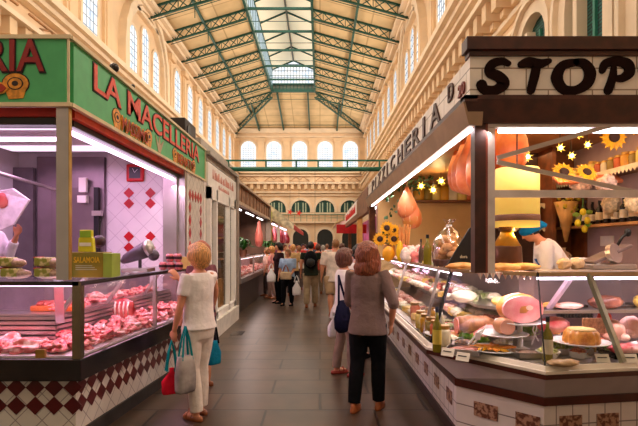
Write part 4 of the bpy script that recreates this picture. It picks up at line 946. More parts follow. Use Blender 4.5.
dc(MB().tube([(1.7,3.76,1.345),(2.3,3.80,1.345),(4.2,3.96,1.345)],.012,6),'case_lamp',emat('case_lamp_lilac',(.95,.8,1),6)); dc(MB().tube([(1.26,10,1.345),(1.26,4.3,1.345)],.012,6),'case_lamp',MATS['case_lamp_lilac'])
m=MB(); band(m,inset(TOP,.70),.755,inset(TOP,.70),1.35,.02); dc(m,'case_back',mat('case_back',(.26,.19,.19),.4))
m=MB()
for k in range(12): x=2.15+.028*k; m.box(x,x+.014,4.34,4.365,.95,1.02)
dc(m,'vent_slots',BLACK)
def strut(p,q,w,m_,n): dc(MB().bar(p,q,w,.03),n,m_)
def lerp2(a,b,t): return (a[0]*(1-t)+b[0]*t,a[1]*(1-t)+b[1]*t)
a=lerp2(GI[3],GI[4],-.02); b=lerp2(TOP[2],TOP[3],.72)
strut((2.19,3.47,.76),(2.06,3.68,1.385),.05,mat('strut_greenish',(.42,.44,.36),.3,.8),'glass_strut')
strut((*GI[1],.757),(*TOP[1],1.385),.012,BLACK,'glass_joint'); strut((*GI[2],.757),(*TOP[2],1.385),.006,BLACK,'glass_joint')
strut((1.00,4.6,.757),(1.18,4.75,1.385),.02,STEEL,'glass_support'); strut((1.95,4.1,1.06),(2.05,3.9,1.36),.05,mat('bracket_lilac',(.6,.5,.6),.35,.6),'shelf_bracket')
strut((.97,6.4,.757),(1.16,6.4,1.385),.02,STEEL,'glass_support')
DZ=.757
# ================================================================ DELICATESSEN GOODS
def plate(loc,r,lab,foot=0,grp=None,cat='plate'):
    p=thing('serving_plate',lab,cat,loc,0,grp)
    MB().lathe([(r*.45,foot),(r*.6,foot),(r*.98,foot+.022),(r,foot+.026),(r*.96,foot+.028),(r*.6,foot+.012),(.01,foot+.01)],n=28).build('dish',WHITE,p,smooth=True)
    if foot>.03: MB().lathe([(r*.4,0),(r*.12,.02),(r*.1,foot),(r*.4,foot+.004)],n=16).build('foot',WHITE,p,smooth=True)
    return p
def food(name,lab,cat,loc,m,r,amp=.15,fr=2,seed=0,rz=0,grp=None,sub=3):
    o=MB().ell((0,0,r[2]*.92),r,amp=amp,fr=fr,seed=seed,sub=sub).build(name,m,smooth=True,loc=loc,rot=(0,0,rz)); return tag(o,lab,cat,grp)
def raised(px,py,foot,dz=.012): 
    q=on(px,py,DZ+foot); return (q.x,q.y,DZ)
# fluted pudding on a plate
L=Vector(raised(580,344,.09)); plate(L,.215,'white plate under the fluted golden pudding',.09)
pu=thing('fluted_pudding','golden brown fluted pudding with a pale top on a white plate','pudding',L+Vector((.01,0,.102)))
n=60; R=[]
for r0,z in ((.150,0),(.152,.03),(.14,.08),(.118,.105)): R.append([((r0*(1+.05*math.cos(14*2*PI*k/n)))*math.cos(2*PI*k/n),(r0*(1+.05*math.cos(14*2*PI*k/n)))*math.sin(2*PI*k/n),z) for k in range(n)])
MB().rings(R).build('body',mat('caramel',(.62,.26,.05),.3,col2=(.82,.45,.12),var=.1,scale=14),pu,smooth=True); pu.scale=(.84,.84,.95)
MB().lathe([(.12,.100),(.118,.113),(.06,.122),(.05,.112),(.01,.11)],n=30).build('top',mat('pudding_top',(.85,.62,.30),.35),pu,smooth=True)
# cooked ham on stand, small roast on plate
HAM=mat('cooked_ham',(.86,.36,.38),.35,col2=(.92,.52,.50),var=0,scale=9); RIND=mat('ham_rind',(.75,.36,.12),.4,var=.2)
L=Vector(raised(520,324,.20)); plate(L,.20,'white footed plate under the large cut ham',.20)
h=thing('cut_ham','large cooked ham with pink cut face and golden rind on a white plate','ham',L+Vector((0,0,.212)))
MB().ell((0,.04,.118),(.18,.11,.122),amp=.05,seed=2).build('rind',RIND,h,smooth=True); MB().ext([(.165*math.cos(a*PI/14),-.066,.115+.11*math.sin(a*PI/14)) for a in range(28)],(0,.03,0)).build('cut_face',HAM,h); MB().ext([(.05+.03*math.cos(a*PI/5),-.069,.13+.02*math.sin(a*PI/5)) for a in range(10)],(0,.004,0)).build('fat_spot',mat('ham_fat',(.92,.70,.60),.4),h)
L=Vector(raised(503,336,.11)); plate(L,.20,'white plate under the small round roast',.11)
h=thing('small_roast','small round cut roast with pinkish brown face on a white plate','roast',L+Vector((.01,-.02,.122)))
MB().ell((0,.03,.07),(.085,.08,.07),amp=.04).build('crust',mat('roast_crust',(.58,.30,.16),.5,var=.2),h,smooth=True); MB().tube([(0,-.048,.07),(0,-.054,.07)],[.062,.060],20).build('cut_face',mat('roast_face',(.75,.42,.33),.45,var=.1),h)
L=on(493,351,DZ); plate(L,.20,'wide white plate with yellow slices near the chamfered glass')
YS=[Rep(tag(MB().ell((0,0,.012),(.055,.028,.012),amp=.2,seed=k,sub=2).build('yellow_slice',mat('slice_yellow%d'%k,c,.35,var=.15,scale=20),smooth=True),'golden yellow slice on the wide white plate','slice','yellow slices on the wide plate')) for k,c in enumerate(((.88,.52,.04),(.80,.36,.03)))]
for k in range(18):
    a=k*2.4; rr=.14*math.sqrt((k+.5)/18); YS[k%2].put((L.x+rr*math.cos(a)*1.05,L.y+rr*math.sin(a)*.9,L.z+.014+.012*(k%2)),rz=a)
# plate with salad (aisle corner)
L=Vector(raised(449,336,.03)); plate(L,.22,'white plate of pink slices beside the black glass joint',.03)
for k in range(12):
    a=k*2.2; rr=.13*math.sqrt((k+.5)/12); food('pink_slice','pink slice fanned on the white plate by the black glass joint','slice',(L.x+rr*math.cos(a),L.y+rr*math.sin(a),L.z+.045),MT[2] if k%2 else mat('slice_orange',(.85,.50,.25),.4),(.06,.03,.012),grp='pink slices on the corner plate',rz=a,sub=2)
def tray(loc,w,d,lab,rz=0,m_=STEEL):
    t=thing('metal_tray',lab,'tray',loc,rz); m=MB(); m.box(-w/2,w/2,-d/2,d/2,0,.006)
    for a,b,c,e in ((-w/2,w/2,-d/2,-d/2+.006),(-w/2,w/2,d/2-.006,d/2),(-w/2,-w/2+.006,-d/2,d/2),(w/2-.006,w/2,-d/2,d/2)): m.box(a,b,c,e,0,.045)
    m.build('tray_body',m_,t); return t
L=on(533,358,DZ); tray(L+Vector((0,.04,0)),.24,.16,'shallow steel tray with brown food left of the oil bottle')
food('brown_spread','brown minced food lying in the steel tray left of the oil bottle','food',L+Vector((0,.04,.008)),mat('mince',(.30,.19,.13),.5,var=.3,scale=30),(.10,.065,.02),amp=.3)
L=on(465,354,DZ); tray(L+Vector((0,.03,0)),.26,.18,'shallow steel tray with reddish food near the price cards',-.5)
food('red_spread','reddish brown food lying in the steel tray near the price cards','food',L+Vector((0,.03,.008)),mat('sauce_red',(.42,.15,.08),.4,var=.3,scale=30),(.11,.07,.022),amp=.3)
L=on(568,368,DZ); food('flat_loaf','flat pale beige food piece lying behind the front ledge right of the oil bottle','food',L+Vector((0,.06,.0)),mat('beige_food',(.62,.45,.28),.5,var=.2,scale=20),(.11,.06,.025),amp=.3)
# oil bottles
bo=bottle('oil_bottle','clear oil bottle with cream label and black cap just behind the front corner glass',.33,.036,OG,CAPG,LAB); bo.location=(1.66,3.50,DZ)
bo=bottle('oil_bottle','slim bottle with yellow label and dark blue cap by the black aisle glass joint',.36,.035,OG,mat('cap_blue',(.03,.05,.12),.4),mat('label_yellow',(.75,.60,.15),.5)); L=on(437,352,DZ); bo.location=L
bo=bottle('oil_bottle','pale bottle standing behind the slim blue capped bottle',.30,.03,mat('bottle_pale',(.55,.5,.35),.2),CAPG,LAB); L=on(442,344,DZ); bo.location=L+Vector((.02,.1,0))
# grapes / olives
L=Vector(raised(568,332,.16)); tray(L,.30,.2,'steel tray holding green olives behind the pudding',m_=STEEL)
OV=Rep(tag(MB().ell((0,0,.014),(.014,.014,.016),sub=2).build('green_olive',mat('olive',(.40,.46,.08),.3,var=.25,scale=40),smooth=True),'green olive in the steel tray behind the pudding','olive','green olives behind the pudding'))
for k in range(70): OV.put((L.x+random.uniform(-.13,.13),L.y+random.uniform(-.08,.08),DZ+.01+.02*(k//18)*(.8)),sc=random.uniform(.9,1.2))
food('pink_terrine','pink meat block behind the green olives','meat',(L.x-.02,L.y+.2,DZ+.12),MT[3],(.14,.05,.07),amp=.15)
# lettuce, ham slices, mortadella
LT=mat('lettuce',(.20,.42,.05),.5,col2=(.50,.62,.18),var=0,scale=12)
def lettuce(loc,r,lab):
    m=MB(); rn=random.Random(3)
    for k in range(26):
        a=rn.uniform(0,2*PI); e=rn.uniform(.1,1.2); u=Vector((math.cos(a)*math.cos(e),math.sin(a)*math.cos(e),math.sin(e))); s=Vector((-math.sin(a),math.cos(a),0)); m.ext([u*r*.2-s*r*.1,u*r*.8-s*r*.4,u*r*1.0+Vector((0,0,r*.1)),u*r*.8+s*r*.4,u*r*.2+s*r*.1],(0,0,.003))
    return tag(m.build('lettuce',LT,loc=loc),lab,'lettuce')
L=Vector(raised(467,338,.05)); lettuce(L,.10,'green lettuce leaves beside the sausage roll in the chamfered corner')
L2=Vector(raised(527,331,.1)); lettuce(L2+Vector((.02,.0,.06)),.09,'small green lettuce sprig right of the large cut ham')
mo=thing('sausage_roll','long brown speckled sausage roll with a pale pink cut end in the corner case','sausage',on(475,330,DZ+.1)-Vector((0,0,.09)))
MB().tube([(-.16,0,.13),(-.13,0,.13),(.1,.02,.13),(.2,.03,.12)],[.075,.085,.085,.05],20).build('sausage',mat('sausage_brown',(.48,.25,.14),.45,var=.3,scale=22),mo,smooth=True); MB().tube([(-.168,0,.13),(-.158,0,.13)],[.075,.075],18).build('cut_end',MT[2],mo)
L=on(481,338,DZ+.05); 
for k in range(4): food('ham_slice','folded pink ham slice on the right of the lettuce','slice',(L.x+.03*k,L.y+.05,DZ+.04+.02*k),HAM,(.085,.05,.03),seed=k,grp='pink ham slices by the lettuce',sub=2)
# tongs
tg=thing('serving_tongs','pale serving tongs with a ribbon resting on the dishes in the corner case','tongs',on(478,345,DZ+.05)); MB().tube([(-.08,0,0),(.0,.02,.09),(.07,.03,.13)],.007,6).tube([(-.04,0,0),(.03,.02,.08),(.08,.03,.16)],.006,6).build('arms',PLASTIC,tg); MB().box(-.02,.02,0,.01,.04,.1).build('ribbon',mat('ribbon_white',(.85,.78,.80),.6),tg)
tg=thing('serving_tongs','white plastic tongs standing upright left of the oil bottle','tongs',on(535,345,DZ+.02)); MB().tube([(-.03,0,0),(.02,.02,.12),(.03,.02,.22)],.006,6).tube([(.03,0,.03),(-.01,.02,.12),(.02,.02,.22)],.006,6).build('arms',PLASTIC,tg)
# chickens
CH=mat('raw_chicken',(.86,.52,.40),.4,col2=(.92,.68,.58),var=0,scale=7)
for k,(px,py,lab) in enumerate(((612,338,'raw chicken left of the second one behind the glass strut'),(631,334,'raw chicken partly cut by the right picture edge'))):
    L=on(px,py,DZ+.06); c=thing('raw_chicken',lab,'chicken',(L.x,L.y,DZ)); MB().ell((0,0,.12),(.10,.09,.10),amp=.12,seed=k).ell((.06,-.06,.08),(.04,.07,.035),sub=2).ell((-.06,-.06,.08),(.04,.07,.035),sub=2).build('body',CH,c,smooth=True)
food('red_pepper','red pepper piece on top of the left raw chicken','pepper',on(607,322,DZ+.2)+Vector((0,.04,-.02)),mat('pepper_red',(.80,.07,.03),.3),(.06,.04,.06),seed=4)
L=on(626,356,DZ); tray(L+Vector((.02,.0,0)),.34,.22,'dark tray of pink minced meat by the right picture edge',m_=DSTEEL); food('pink_mince','heap of pink minced meat in the dark tray by the right edge','meat',L+Vector((.02,.0,.008)),MT[3],(.15,.09,.045),amp=.3,fr=4)
L=on(604,352,DZ); tray(L+Vector((.0,.12,0)),.20,.14,'small dark tray between the pudding and the pink mince',m_=DSTEEL)
# price cards
CARD=mat('price_card',(.86,.80,.70),.5,var=.02)
def card(loc,lab,rz=0,w=.10):
    c=thing('price_card',lab,'card',loc,rz); MB().hexa([(-w/2,0,0),(w/2,0,0),(w/2,.004,0),(-w/2,.004,0),(-w/2,.03,.055),(w/2,.03,.055),(w/2,.034,.055),(-w/2,.034,.055)]).build('card_face',CARD,c)
    MB().hexa([(-w*.38,.012,.03),(w*.3,.012,.03),(w*.3,.014,.03),(-w*.38,.014,.03),(-w*.38,.017,.036),(w*.3,.017,.036),(w*.3,.019,.036),(-w*.38,.019,.036)]).build('text_line',INK,c)
for px,py,lab,rz in ((604,370,'white price card right of the flat beige food',0),(632,370,'white price card at the right picture edge',0),(443,357,'left of the two price cards in front of the reddish tray',-.7),(458,362,'right of the two price cards in front of the reddish tray',-.7)): card((lambda q:(q.x*3.47/q.y,3.47,DZ) if px>500 else (q.x+.04,q.y+.04,DZ))(on(px,py,DZ+.002)),lab,rz)
sg=thing('small_sign','brown lettered card leaning behind the pudding to the left of the glass strut','sign',Vector(raised(594,327,.2))+Vector((0,.0,.0))); MB().box(-.09,.09,0,.01,.15,.27).build('board',mat('card_tan',(.55,.35,.25),.6,var=.3,scale=40),sg); MB().box(-.02,.02,.002,.008,0,.15).build('stick',LWOOD,sg)
# middle shelf (front): focaccia, paper, things
SZm=1.063
BR=mat('golden_bread',(.72,.38,.10),.6,col2=(.88,.60,.26),var=0,scale=10,bump=.3)
PAPER=brickmat('checked_paper',(.86,.72,.62),(.80,.50,.42),(.90,.84,.78),.03,.03,.006,rough=.7,offset=.5)
for k,(px,py,rx,lab) in enumerate(((480,300,.10,'small golden bread at the left end of the middle glass shelf'),(515,302,.22,'flat golden bread in the centre of the middle shelf above the cut ham'),(545,303,.14,'darker flat bread on the middle shelf below the blue apron'))):
    L=on(px,py,SZm); food('flat_bread',lab,'bread',((1.62,1.82,2.02)[k],4.12+.03*k,SZm),BR,(rx*.6,.09,.025),amp=.12,fr=3,seed=k)
for k,(px,Y,lab) in enumerate(((463,4.30,'rounded golden bread on the glass top left of the dark post'),(503,4.12,'large golden bread under checked paper right of the dark post'),(522,4.2,'golden bread on the top right of the checked paper'))):
    p=at(px,270,Y); food('golden_loaf',lab,'bread',(p.x,Y,1.385),BR,(.15,.10,.035),amp=.2,seed=k+5)
pp=thing('checked_paper','pink checked paper sheet draped under the bread beside the dark post','paper',(at(502,290,3.9).x,3.95,1.387))
m=MB()
for k in range(9):
    x=-.22+.05*k; m.hexa([(x,-.10,-.006),(x+.05,-.10,-.006),(x+.05,.1,.0),(x,.1,.0),(x,-.10,0),(x+.05,-.10,0),(x+.05,.1,.006),(x,.1,.006)])
    m.ext([(x,-.10,0),(x+.05,-.10,0),(x+.025,-.11,-.055)],(0,-.003,0))
m.build('sheet',PAPER,pp)
# items on the front work top
rb=thing('meat_slicer','grey slicing machine with a slanting blade guard on the rear work top','slicer',(at(600,262,4.6).x,4.45,1.386))
MB().box(-.22,.18,-.12,.12,0,.05).build('base',STEEL,rb,bevel=.01); MB().bar((-.2,0,.06),(.16,.02,.22),.2,.03).build('carriage',mat('slicer_grey',(.38,.30,.28),.4,.4),rb,bevel=.008); MB().tube([(-.02,-.06,.14),(.0,-.10,.15)],.09,22).build('blade',STEEL,rb); MB().tube([(.06,0,.2),(.12,0,.3),(.17,0,.33)],.014,8).ell((.17,0,.34),(.03,.03,.04),sub=2).build('handle',BLACK,rb,smooth=True)
kr=MB().tube([(-.13,0,.05),(.13,0,.05)],.05,16).build('paper_roll',WHITE,smooth=True,loc=(at(575,255,4.9).x,4.72,1.386)); tag(kr,'white paper roll lying on the rear work top left of the slicer','paper roll')
for k,(px,lab) in enumerate(((560,'crumpled cream paper bag on the work top behind the bending vendor'),(572,'second crumpled cream paper bag, right of the first, on the work top'))):
    food('paper_bag',lab,'bag',(at(px,265,4.5).x,4.42,1.386),mat('bag_cream',(.75,.58,.38),.7,var=.1),(.06,.05,.055),amp=.5,seed=k+9)
for k,(px,w,h,lab) in enumerate(((622,.05,.14,'small dark brown box on the far work top by the mauve wall'),(633,.07,.18,'pale box on the far work top at the right picture edge'))):
    L=at(px,270,5.0); o=MB().box(-w,w,-.05,.05,0,h).build('carton',(MBROWN,PLASTER2)[k],loc=(L.x,4.82 if False else 4.58,1.386)); tag(o,lab,'box')
D(MB().box(3.385,3.40,5.55,5.8,1.60,1.72),'wall_switch',WHITEP)
# dried flower cone + orchid on shelf edge
fb=thing('dried_bouquet','dried flower bouquet in a paper cone hanging from the wooden cabinet','bouquet',at(566,222,6.0)+Vector((0,.0,-.25)))
MB().lathe([(.015,0),(.08,.30),(.14,.50)],n=12).build('paper_cone',mat('cone_paper',(.72,.48,.20),.6,var=.2),fb,smooth=True)
m=MB(); rn=random.Random(8)
for k in range(26): m.ell((rn.uniform(-.12,.12),rn.uniform(-.1,.02),rn.uniform(.36,.62)),(.028,.028,.028),sub=1)
m.build('flowers',mat('dried_yellow',(.80,.55,.06),.6,col2=(.35,.40,.08),scale=20),fb,smooth=True)
vs=thing('clay_jug','small cream clay jug below the dried bouquet','jug',(at(561,245,6.0).x,6.0,1.38)); MB().lathe([(.05,0),(.09,.05),(.09,.12),(.05,.17),(.06,.2)],n=16).build('body',mat('clay_cream',(.70,.52,.34),.5),vs,smooth=True); MB().tube([(.08,0,.14),(.13,0,.1),(.08,0,.05)],.012,6).build('handle',MATS['clay_cream'],vs)
tag(MB().box(2.5,3.3,5.85,6.15,1.30,1.379).build('side_board',MBROWN),'brown wooden side board carrying the clay jug in front of the cabinet','board')
ys=thing('lemon_branch','branch of yellow lemons hanging beside the dark bottles','fruit branch',at(583,212,5.6)); MB().tube([(0,0,.5),(0,0,.1),(-.03,0,-.12)],.008,5).build('stem',mat('stem_green',(.10,.25,.04),.6) ,ys)
for a,b,c in ((0,0,0),(.04,-.02,-.1),(-.06,0,-.13),(.02,.0,-.2)): MB().ell((a,b,c),(.035,.035,.045),sub=2).build('lemon',mat('lemon',(.85,.72,.06),.4),ys,smooth=True)
for a,b in ((.07,0),(-.08,-.03),(.06,-.15)): MB().ell((a,0,b),(.05,.01,.03),sub=1).build('leaf',LT,ys)
gb=food('garlic_bunch','bunch of pale garlic hanging in front of the dark bottles on the right shelf','garlic',at(612,210,5.3)+Vector((0,0,-.05)),mat('garlic',(.82,.70,.48),.5,var=.25,scale=30,bump=.6),(.10,.07,.13),amp=.5,fr=4)
food('garlic_bunch','bunch of pale garlic at the right picture edge above the shelf','garlic',at(635,208,4.9)+Vector((0,0,-.05)),MATS['garlic'],(.10,.07,.11),amp=.5,fr=4,seed=3)
for k,(px,py,Y,lab) in enumerate(((607,186,4.75,'wrapped cream package hanging behind the horizontal window bar'),(580,187,5.0,'row of small jars package left behind the horizontal window bar'))):
    food('wrapped_package',lab,'package',at(px,py+6,Y),mat('wrap_mauve',(.72,.55,.45),.5,var=.3,scale=30),(.10,.06,.09),amp=.35,seed=k)
# hanging salami sticks (orange bundle over the bar)
for k in range(5):
    o=MB().tube([(-.32,0,0),(.36,.05,.03)],.022,8).build('dried_sausage',mat('sausage_orange',(.75,.30,.14),.45,var=.15),smooth=True,loc=at(590,183-1.6*k,4.95)+Vector((.0,.03*k,0))); tag(o,'long orange dried sausage lying across behind the window bar under the sunflowers','sausage','bundle of long dried sausages')
# milk churn pot
pt=thing('copper_churn','dark copper churn with a yellow neck on the counter right of the dark post','churn',(at(508,268,4.35).x,4.38,1.386))
MB().lathe([(.135,0),(.14,.01),(.128,.21),(.125,.215)],n=24).build('body',mat('churn_dark',(.22,.12,.07),.35,.6,var=.2),pt,smooth=True); MB().lathe([(.125,.21),(.06,.32),(.055,.36)],n=24).build('shoulder',mat('churn_gold',(.72,.45,.08),.35,.5),pt,smooth=True); MB().lathe([(.07,.35),(.07,.41),(.05,.42)],n=18).build('lid',mat('churn_lid',(.30,.18,.08),.4,.6),pt,smooth=True)
# ---- aisle side top: bouquet, bread bag, board etc.
def top(px,py): return on(px,py,1.386)
vs=thing('flower_vase','orange vase holding sunflowers on the counter at the end of the opening','vase',at(389,262,7.6)-Vector((0,0,.0))); vs.location.z=1.386
MB().lathe([(.07,0),(.11,.08),(.10,.18),(.08,.24)],n=16).build('vase_body',mat('vase_orange',(.75,.38,.10),.4),vs,smooth=True)
m=MB(); rn=random.Random(2)
for k in range(40):
    u=Vector((rn.uniform(-1,1),rn.uniform(-1,.6),rn.uniform(.1,1))).normalized(); c=Vector((0,0,.24)); s=u.orthogonal().normalized(); L=rn.uniform(.15,.32); m.ext([c+u*L*.4,c+u*L*.75+s*.05,c+u*L*1.1,c+u*L*.75-s*.05],u.cross(s)*.003)
m.build('leaves',MATS['garland_green'],vs)
for px,py,r,lab in ((380,239,.12,'left sunflower of the vase bouquet'),(387,228,.12,'topmost sunflower of the vase bouquet'),(394,239,.12,'lower right sunflower of the vase bouquet'),(394,230,.10,'small sunflower at the upper right of the vase bouquet'),(400,233,.09,'rightmost orange sunflower of the vase bouquet')):
    P=at(px,py,7.4 if px<398 else 7.5); sunflower(P,r,lab,(-.2,-1,.1),stem=Vector((vs.location.x-P.x,vs.location.y-P.y,1.62-P.z)))
bs=thing('breadstick_bundle','upright bundle of pale orange breadsticks on the counter right of the sunflowers','breadsticks',(at(404,255,7.0).x,7.0,1.386))
for k in range(16): 
    a=k*2.4; r=.07*math.sqrt(k/16); MB().tube([(r*math.cos(a)*.6,r*math.sin(a)*.6,0),(r*math.cos(a)*1.4,r*math.sin(a)*1.4,.45+.04*(k%3))],.012,6).build('breadstick',mat('breadstick',(.85,.50,.22),.55,var=.15),bs)
food('yellow_pack','bright yellow pack leaning at the foot of the breadsticks','pack',(at(398,255,6.8).x+.02,6.75,1.386),mat('pack_yellow',(.92,.68,.02),.4),(.05,.04,.15),amp=.1)
food('yellow_pack','orange yellow package under the sunflower vase','pack',(at(387,258,7.1).x,6.95,1.386),mat('pack_orange',(.90,.52,.03),.4),(.09,.06,.11),amp=.15)
WB=mat('clear_bag_white',(.82,.72,.66),.3,var=.15,scale=18,bump=.5)
k=0
for row,(py,Y) in enumerate(((262,6.9),(263,6.5),(264,6.1))):
    for j in range(4):
        px=404+7.2*j+row*1.5; p=at(px,py,Y); food('wrapped_sweets','white wrapped package heaped on the counter between the breadsticks and the green bottle','package',(p.x,Y,1.386),WB if (j+row)%3 else mat('wrap_pink',(.80,.30,.28),.35,var=.3,scale=20),(.07,.07,.12-.02*row),amp=.35,seed=k,grp='white wrapped packages on the counter top'); k+=1
bo=bottle('olive_oil_bottle','green oil bottle with dark cap standing left of the bread basket',.34,.045,OG,CAPG); bo.location=(at(427.5,268,5.3).x,5.3,1.386)
bo=bottle('olive_oil_bottle','thin dark capped bottle left of the green oil bottle',.30,.03,mat('bottle_brownish',(.18,.12,.08),.2),CAPG); bo.location=(at(421,266,6.0).x,6.0,1.386)
bk=thing('bread_basket','dark basket with a tied clear bag full of bread rolls beside the black board','basket',(at(449,268,4.95).x,4.95,1.386))
MB().lathe([(.15,0),(.17,.07),(.165,.075)],n=20).build('basket_body',mat('basket_brown',(.18,.08,.05),.6,var=.4,scale=40),bk)
RM=mat('bread_roll',(.82,.50,.24),.6,col2=(.90,.64,.38),var=0,scale=12)
for k in range(14):
    a=k*2.4; q=k/14; r=.11*math.sqrt(1-q*.7)*(.4+.6*((k*7%5)/5)); MB().ell((r*math.cos(a),r*math.sin(a),.09+.23*q),(.055,.05,.042),amp=.1,seed=k,sub=2).build('bread_roll',RM,bk,smooth=True)
BAG=glassmat('clear_bag',(.97,.93,.92),.22)
m=MB(); R=[]; nn=28
for r0,z in ((.16,.06),(.175,.14),(.15,.26),(.09,.36),(.025,.42),(.03,.45),(.065,.49)): R.append([(r0*(1+.09*math.sin(7*a+z*20))*math.cos(a),r0*(1+.09*math.sin(5*a+z*30))*math.sin(a),z) for a in [2*PI*i/nn for i in range(nn)]])
m.rings(R,caps=False).build('clear_bag',BAG,bk,smooth=True); MB().tube([(0,0,.41),(0,0,.435)],.03,10).build('tie',WHITE,bk)
bb=thing('black_board','slanted black advertising board with pale lettering leaning by the dark post','sign',(at(463,272,4.5).x,4.5,1.386))
MB().ext([(-.17,0,0),(.10,0,0),(.10,0,.40),(.06,0,.38),(-.05,0,.20)],(0,.02,0)).build('board',BLACK,bb)
ltext('dora',mat('board_lettering',(.70,.62,.45),.5),bb,.07,.03,(-.03,-.004,.10),RX); MB().ext([(-.06+.09*math.cos(a*PI/8)+.05,-.003,.045+.02*math.sin(a*PI/8)) for a in range(16)],(0,.003,0)).build('emblem',mat('board_emblem',(.38,.36,.12),.5,var=.3,scale=60),bb)
# ---- aisle case contents: two tiers
PK=[mat('pack_mozz',(.88,.80,.66),.2,var=.15,scale=2.5,bump=.6),mat('pack_cheese',(.85,.62,.22),.4,var=.2,scale=3),mat('pack_salami',(.60,.12,.10),.35,col2=(.88,.50,.42),var=0,scale=5,ramp=(.45,.55)),mat('pack_green',(.45,.55,.18),.3,col2=(.85,.82,.62),var=.25,scale=3),mat('pack_roseate',(.80,.36,.30),.3,col2=(.92,.70,.62),var=.2,scale=2.5,bump=.5)]
names=['mozzarella_bag','cheese_wedge','salami_piece','green_tub','ham_piece']; labs=['white mozzarella bag','yellow cheese wedge','red marbled salami piece','pale green tub','rosy ham piece']
prot={}
for q in range(5):
    if q==1: o=MB().prism([(-1,-.6),(1,-.7),(.8,.7),(-.2,.6)],0,.8)
    elif q==3: o=MB().lathe([(.7,0),(.85,.6),(.9,.65)],n=14)
    elif q==2: o=MB().tube([(-1,0,.42),(1,0,.42)],.42,14)
    else: o=MB().ell((0,0,.5),(.9,.8,.52),amp=.25,fr=2,seed=q,sub=3)
    prot[q]=Rep(tag(o.build(names[q],PK[q],smooth=q in (0,4),bevel=.08 if q==1 else 0),labs[q],'food'))
def rown(t): return ('upper shelf' if t else 'lower deck')
def fill(n,xf,y0,y1,z,where,sc=(.06,.09),rows=2):
    for k in range(n):
        q=random.choice((0,0,1,2,3,4,4,0)); y=y0+(y1-y0)*(k//rows)/(n/rows); s=random.uniform(*sc)
        prot[q].put((xf+.20*(k%rows)+random.uniform(-.02,.02),y+random.uniform(-.03,.03),z),rz=random.uniform(0,6),sc=s,label=labs[q]+' '+where,group=names[q].replace('_',' ')+'s '+where)
fill(56,1.14,4.75,9.9,DZ,'on the lower deck of the aisle glass case',(.07,.10))
fill(44,1.50,4.7,9.9,1.063,'on the middle shelf of the aisle glass case',(.07,.10))
fill(30,1.30,4.9,9.9,1.386,'on the glass top along the aisle',(.03,.05),1)
fill(14,1.46,4.6,5.6,DZ+.10,'stacked at the rear of the aisle case',(.08,.11),2)
# jars with golden lids near the corner in the aisle case
for k,(px,py) in enumerate(((407,322),(412,330),(418,318),(426,326),(421,336),(430,314),(415,308))):
    L=on(px,py+8,DZ+.02); JR[k%5].put((max(L.x,1.04),L.y,DZ),sc=1.15,label='small jar with golden lid near the black glass joint of the aisle case',group='golden lidded jars in the aisle case')

# small dishes crowding the front and corner deck
cols=[('olive_dish','green olive mix',(.35,.40,.08),(.62,.60,.25)),('tomato_dish','dried tomato mix',(.50,.08,.04),(.75,.30,.12)),('salad_dish','creamy salad',(.80,.70,.45),(.90,.85,.70)),('pepper_dish','orange pepper antipasto',(.80,.30,.05),(.90,.62,.15)),('aubergine_dish','dark grilled vegetables',(.16,.07,.05),(.40,.22,.10)),('anchovy_dish','pale pink seafood salad',(.82,.52,.45),(.92,.80,.72))]
spots=[(1.72,3.62,'beside the oil bottle'),(1.95,3.62,'in front of the pudding plate'),(1.50,3.95,'behind the yellow slices'),(1.30,4.30,'behind the white plate of pink slices'),(1.62,4.22,'under the small roast'),(2.45,3.70,'right of the glass strut'),(1.86,4.32,'behind the pudding, left'),(2.35,4.05,'right of the pudding plate'),(1.12,4.15,'next to the slim blue capped bottle'),(2.12,4.36,'at the back below the vent slots'),(1.20,3.95,'by the black glass joint'),(1.42,4.55,'at the rear of the corner case')]
for k,(x,y,wh) in enumerate(spots):
    nm,lb,a,b=cols[k%6]; t=thing('serving_tub','steel tub of %s %s'%(lb,wh),'tub',(x,y,DZ),.2*k)
    MB().lathe([(.06,0),(.085,.05),(.088,.052),(.080,.05),(.01,.045)],n=4 if k%2 else 18).build('tub',STEEL if k%3 else WHITE,t)
    MB().ell((0,0,.045),(.074 if not k%2 else .055,.074 if not k%2 else .055,.03),amp=.45,fr=5,seed=k).build('contents',mat(nm,a,.35,col2=b,var=0,scale=35,bump=.6,ramp=(.45,.55)),t,smooth=True)

# goods on the middle shelf behind the front and corner glass
DTR=mat('dark_tray',(.10,.06,.05),.4)
for k,(x,y,lab,mm,r) in enumerate(((1.38,4.62,'wrapped cream cheese block on the middle shelf near the corner',PK[0],(.12,.08,.06)),(1.62,4.28,'yellow cheese block on the middle shelf behind the corner glass',PK[1],(.09,.06,.045)),(1.78,4.12,'dark cured loin on the middle shelf above the cut ham',mat('cured_loin',(.22,.08,.06),.4,col2=(.45,.20,.14),scale=9),(.13,.06,.045)),(2.12,4.10,'pink sliced meat on the middle shelf left of the lilac bracket',PK[4],(.12,.07,.03)),(2.45,4.12,'dark roast on the middle shelf right of the green strut',MATS['cured_loin'],(.15,.08,.06)),(2.85,4.18,'pale cheese on the middle shelf at the right picture edge',PK[1],(.12,.08,.06)))):
    food('deli_piece',lab,'food',(x,y,1.063),mm,r,amp=.2,seed=k+20,fr=2)
for k,(x,lab) in enumerate(((2.18,'flat dark tray under the glass top left of the lilac bracket'),(2.70,'flat dark tray under the glass top at the right'))):
    o=MB().box(-.17,.17,-.10,.10,0,.02).build('dark_tray',DTR,loc=(x,4.30,1.063),bevel=.005); tag(o,lab,'tray')
fill(16,1.30,4.75,9.9,1.063,'at the front edge of the middle aisle shelf',(.06,.08),1)

